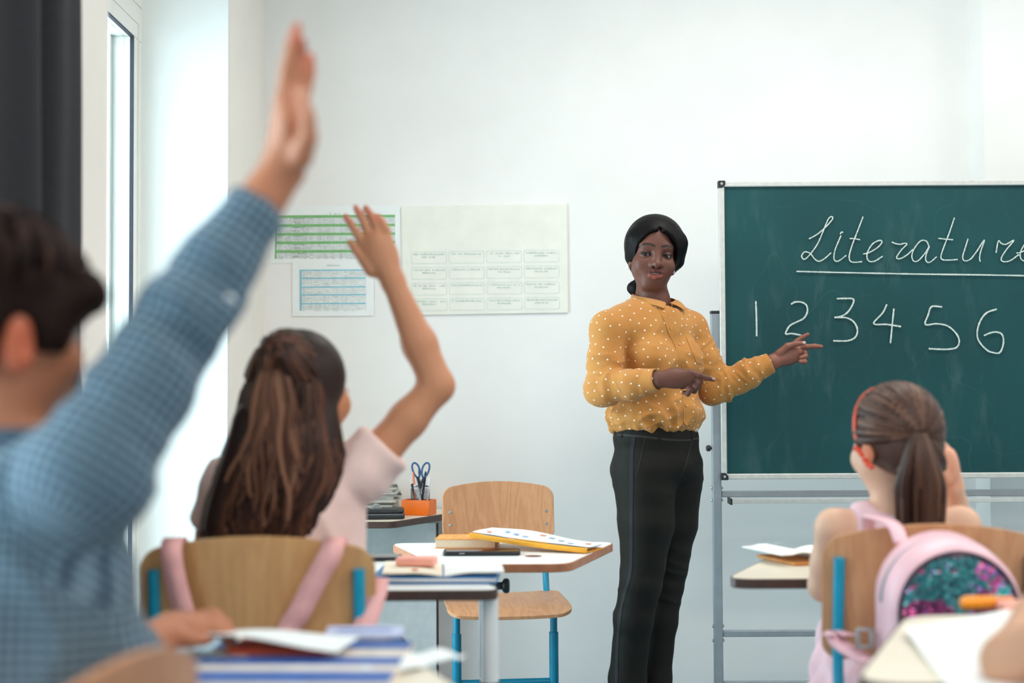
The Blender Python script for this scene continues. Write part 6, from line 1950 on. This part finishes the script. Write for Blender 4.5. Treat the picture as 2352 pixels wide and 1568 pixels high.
for s in (-1, 1): S.chain([pelvis + el2 * (s * .07), pelvis + el2 * (s * .09) + ef * .34, pelvis + el2 * (s * .09) + ef * .37 - up * .44], [.080, .062, .050], .03)
v, q = S.mesh(.012, 2); np_obj('trousers', v, q, M_denim, edge); shoes(edge, pelvis, ef, -el2, M_whiteshoe)
S = SDF(); S.ell(hc + F @ V(0, -.012, .026), (.082, .100, .090), F, .02); S.ell(hc + F @ V(0, .112, -.040), (.085, .085, .095), F, .012, '-')
v, q = S.mesh(.006, 2); n = normals(v, q); lv = (v - hc) @ F
v = v + n * (vnoise(np.stack([lv[:, 0] * 140, lv[:, 1] * 50, lv[:, 2] * 30], 1), 1.0, 3) * .004 + vnoise(lv, 30, 5) * .005)[:, None]
np_obj('hair', v, q, M_lock2, edge, solid(len(v), (60, 42, 34)))
make_chair('beech chair of the child cut off by the right edge', (.95, 1.39, 0), R(180), M_beech, M_blue, hs=.45)

# ------------------------------------------------------------------ backpacks
M_bagpink = mat('pink_satin_bag_cloth', (240, 190, 200), .42, .04, 16, .15, 300)
M_bagstrap = mat('rose_webbing', (244, 178, 176), .6, .03, 30)
M_piping = mat('dark_plum_piping', (58, 30, 52), .5, .05)
M_seq = vcol_mat('sequin', .22, .8); M_seq.node_tree.nodes['Principled BSDF'].inputs['Metallic'].default_value = .35
bx, by0, by1 = .752, 2.425, 2.545
bag = empty('backpack', (bx, (by0 + by1) / 2, .50), 0, 'pink backpack with teal and magenta sequin front hung on the ponytailed girl\'s chair', 'backpack')
def arch(w, z0, zt, n=28, r=.03):
    h = w / 2; zc_ = zt - h
    pts = [(-h + r * (1 - math.sin(a)), z0 + r * (1 - math.cos(a))) for a in np.linspace(PI / 2, 0, 5)]
    pts = [(-h + r - r * math.cos(a), z0 + r - r * math.sin(a)) for a in np.linspace(0, PI / 2, 6)]
    pts += [(-p_[0], p_[1]) for p_ in pts[::-1]]
    pts += [(h * math.cos(a), zc_ + h * math.sin(a)) for a in np.linspace(0, PI, n)]
    return pts
W0, ZT, ZB = .222, .828, .47
prof = [(-.010, .92), (-.004, .975), (.004, 1.0), (.05, 1.02), (.10, 1.02), (by1 - by0, .96)]
rings = []
base = arch(W0, ZB, ZT)
cz_ = (ZB + ZT) / 2
for dy, sc_ in prof:
    rings.append([Vector((bx + x * sc_, by0 + dy, cz_ + (z - cz_) * sc_ + .012 * (dy / .12))) for x, z in base])
mb = MB(); n = len(base); vs = [p_ for r2 in rings for p_ in r2]; fs = []
for i in range(len(rings) - 1):
    for k in range(n): fs.append((i * n + k, i * n + (k + 1) % n, (i + 1) * n + (k + 1) % n, (i + 1) * n + k))
fs += [tuple(range(n))[::-1], tuple((len(rings) - 1) * n + k for k in range(n))]
fix_normals(mb.add(vs, fs).build('bag_body', M_bagpink, bag, world=True, smooth=50))
inner = arch(W0 * .90, ZB + .012, ZT - .014)
pp = [Vector((bx + x, by0 - .0115, z)) for x, z in inner]
MB().tube(pp + [pp[0], pp[1]], .0042, 8).build('piping', M_piping, bag, world=True, smooth=60)
MB().tube([Vector((bx + x * 1.035, by0 + .055, z + .006)) for x, z in base[5:]], .003, 6).build('zip', M_grey, bag, world=True, smooth=60)
hw = W0 * .90 / 2 - .004; ztp = ZT - .018; zc_ = ztp - hw
vs, qs, cs = [], [], []; r_ = random.Random(31); row = 0; o_ = 0
pal = {'teal': [(8, 92, 104), (12, 120, 128), (6, 70, 86), (20, 140, 146)], 'mag': [(110, 14, 78), (84, 12, 64), (146, 24, 104), (60, 16, 60)], 'pink': [(226, 60, 140), (240, 120, 180), (190, 40, 130), (170, 110, 200)], 'lt': [(60, 200, 196), (40, 170, 176), (130, 220, 214)]}
z = ZB + .016
while z < ztp:
    x = -hw + (.0026 if row % 2 else 0)
    while x < hw:
        ok = (z < zc_ and abs(x) < hw) or (x * x + (z - zc_) ** 2 < hw * hw)
        if ok:
            xr, zr = x / hw, (z - zc_) / hw
            lobes = (xr + .55) ** 2 / .27 + (zr + .08) ** 2 / .10 < 1 or (xr - .50) ** 2 / .10 + (zr - .10) ** 2 / .10 < 1 or (zr < -.08 and abs(xr) > .1)
            kind = 'mag' if lobes else 'teal'
            if xr < -.78 and -.8 < zr < .1 and r_.random() < .55: kind = 'pink'
            if (xr - .46) ** 2 + (zr - .74) ** 2 < .03 or (xr - .72) ** 2 + (zr - .55) ** 2 < .035: kind = 'pink' if r_.random() < .8 else 'teal'
            if (xr - .82) ** 2 + (zr - .28) ** 2 < .035: kind = 'lt'
            if r_.random() < .05: kind = 'pink'
            c_ = lin(r_.choice(pal[kind]))
            n_ = Vector((r_.gauss(0, .22), -1, r_.gauss(.25, .22))).normalized(); e1 = n_.cross(Vector((0, 0, 1))).normalized(); e2 = e1.cross(n_)
            ctr = Vector((bx + x, by0 - .0125 + r_.uniform(-.0008, .0008), z))
            for k in range(6):
                a = k * PI / 3; vs.append(ctr + (e1 * math.cos(a) + e2 * math.sin(a)) * .0031); cs.append(c_)
            qs += [(o_, o_ + 1, o_ + 2, o_ + 3), (o_, o_ + 3, o_ + 4, o_ + 5)]; o_ += 6
        x += .0052
    z += .0045; row += 1
sq = np_obj('sequins', np.array([tuple(p_) for p_ in vs]), np.array(qs), M_seq, bag, np.array(cs)); sq['kind'] = 'stuff'
def strap(pts, w, m, name, par, th=.003, nrm=(0, 1, 0)):
    ps = catmull([Vector(p_) for p_ in pts], 6); nn0 = Vector(nrm); g_ = []
    for i, p_ in enumerate(ps):
        t = (ps[min(i + 1, len(ps) - 1)] - ps[max(i - 1, 0)]).normalized(); b = Vector((1, 0, 0)); b = (b - t * b.dot(t)).normalized() * (w / 2)
        g_.append([p_ - b, p_ + b])
    o = MB().sheet(g_).build(name, m, par, world=True, smooth=60); s_ = o.modifiers.new('thick', 'SOLIDIFY'); s_.thickness = th; s_.offset = 0
    return o
ctop = .852
for x0, x1 in ((.690, .655), (.800, .840)):
    strap([(x0, by1 - .01, ZT - .01), (x0 - .005, 2.575, .848), (x1, 2.610, ctop + .006), (x1, 2.632, ctop - .004), (x1, 2.640, .76), (x1, 2.650, .66)] if x0 < .75 else [(x0, by1 - .01, ZT - .02), (x0, 2.565, ZT - .01), (x0, 2.578, .76), (x0, 2.585, .62)], .026, M_bagpink, 'shoulder_strap', bag)
strap([(bx - W0 / 2 + .004, 2.50, .615), (bx - W0 / 2 - .03, 2.520, .622), (bx - W0 / 2 - .062, 2.545, .640), (P(1921, 1445, 2.57).x - .004, 2.570, .655)], .03, M_bagpink, 'side_strap', bag)
o = strap([(P(1921, 1445, 2.57).x - .02, 2.572, .655), (P(1921, 1445, 2.57).x, 2.565, .655), (P(1921, 1445, 2.57).x + .02, 2.572, .655)], .05, M_bagpink, 'strap_loop', bag)
bpos = (P(1990, 1468, 2.50))
MB().box((bpos.x - .012, 2.512, bpos.z), (.006, .008, .034)).box((bpos.x + .012, 2.512, bpos.z), (.006, .008, .034)).box((bpos.x, 2.512, bpos.z + .015), (.026, .008, .005)).box((bpos.x, 2.512, bpos.z - .015), (.026, .008, .005)).build('buckle', M_steel, bag, .001, world=True)
# rose backpack on the middle girl's chair: straps over the top of the backrest, bag slung low
b2 = empty('backpack', (-.44, 2.36, .45), 0, 'rose backpack slung low on the middle girl\'s chair, straps over its backrest', 'backpack')
S = SDF(); S.cap((-.50, 2.365, .52), (-.36, 2.365, .52), .085, .085, .03, flat=((0, 1, 0), .6)); S.cap((-.50, 2.365, .42), (-.36, 2.365, .42), .085, .085, .03, flat=((0, 1, 0), .6))
v, q = S.mesh(.008, 2); np_obj('bag_body', v, q, M_bagstrap, b2)
def yb(z): return 2.443 - (z - .60) * .12 - .018
def onback(u, v_):
    p_ = P(u, v_, 2.415); return p_
pa = [onback(398, 1246), onback(400, 1270), onback(408, 1330), onback(424, 1400), onback(440, 1470)]
pb = [onback(768, 1246), onback(762, 1270), onback(728, 1330), onback(692, 1400), onback(655, 1470)]
for pp in (pa, pb):
    pts = [Vector((pp[0].x, 2.452, pp[0].z - .03)), Vector((pp[0].x, 2.440, pp[0].z + .004)), Vector((pp[0].x, 2.408, pp[0].z + .002))] + [Vector((p_.x, yb(p_.z) - .004, p_.z)) for p_ in pp[1:]] + [Vector((pp[-1].x, 2.36, .56))]
    strap(pts, .036 if pp is pa else .038, M_bagstrap, 'shoulder_strap', b2)
p1, p2 = P(862, 1370, 2.46), P(822, 1460, 2.42)
strap([(p1.x + .004, 2.475, p1.z + .03), (p1.x, 2.455, p1.z), (p2.x, p2.y, p2.z), (-.35, 2.37, .58)], .036, M_bagstrap, 'side_strap', b2)
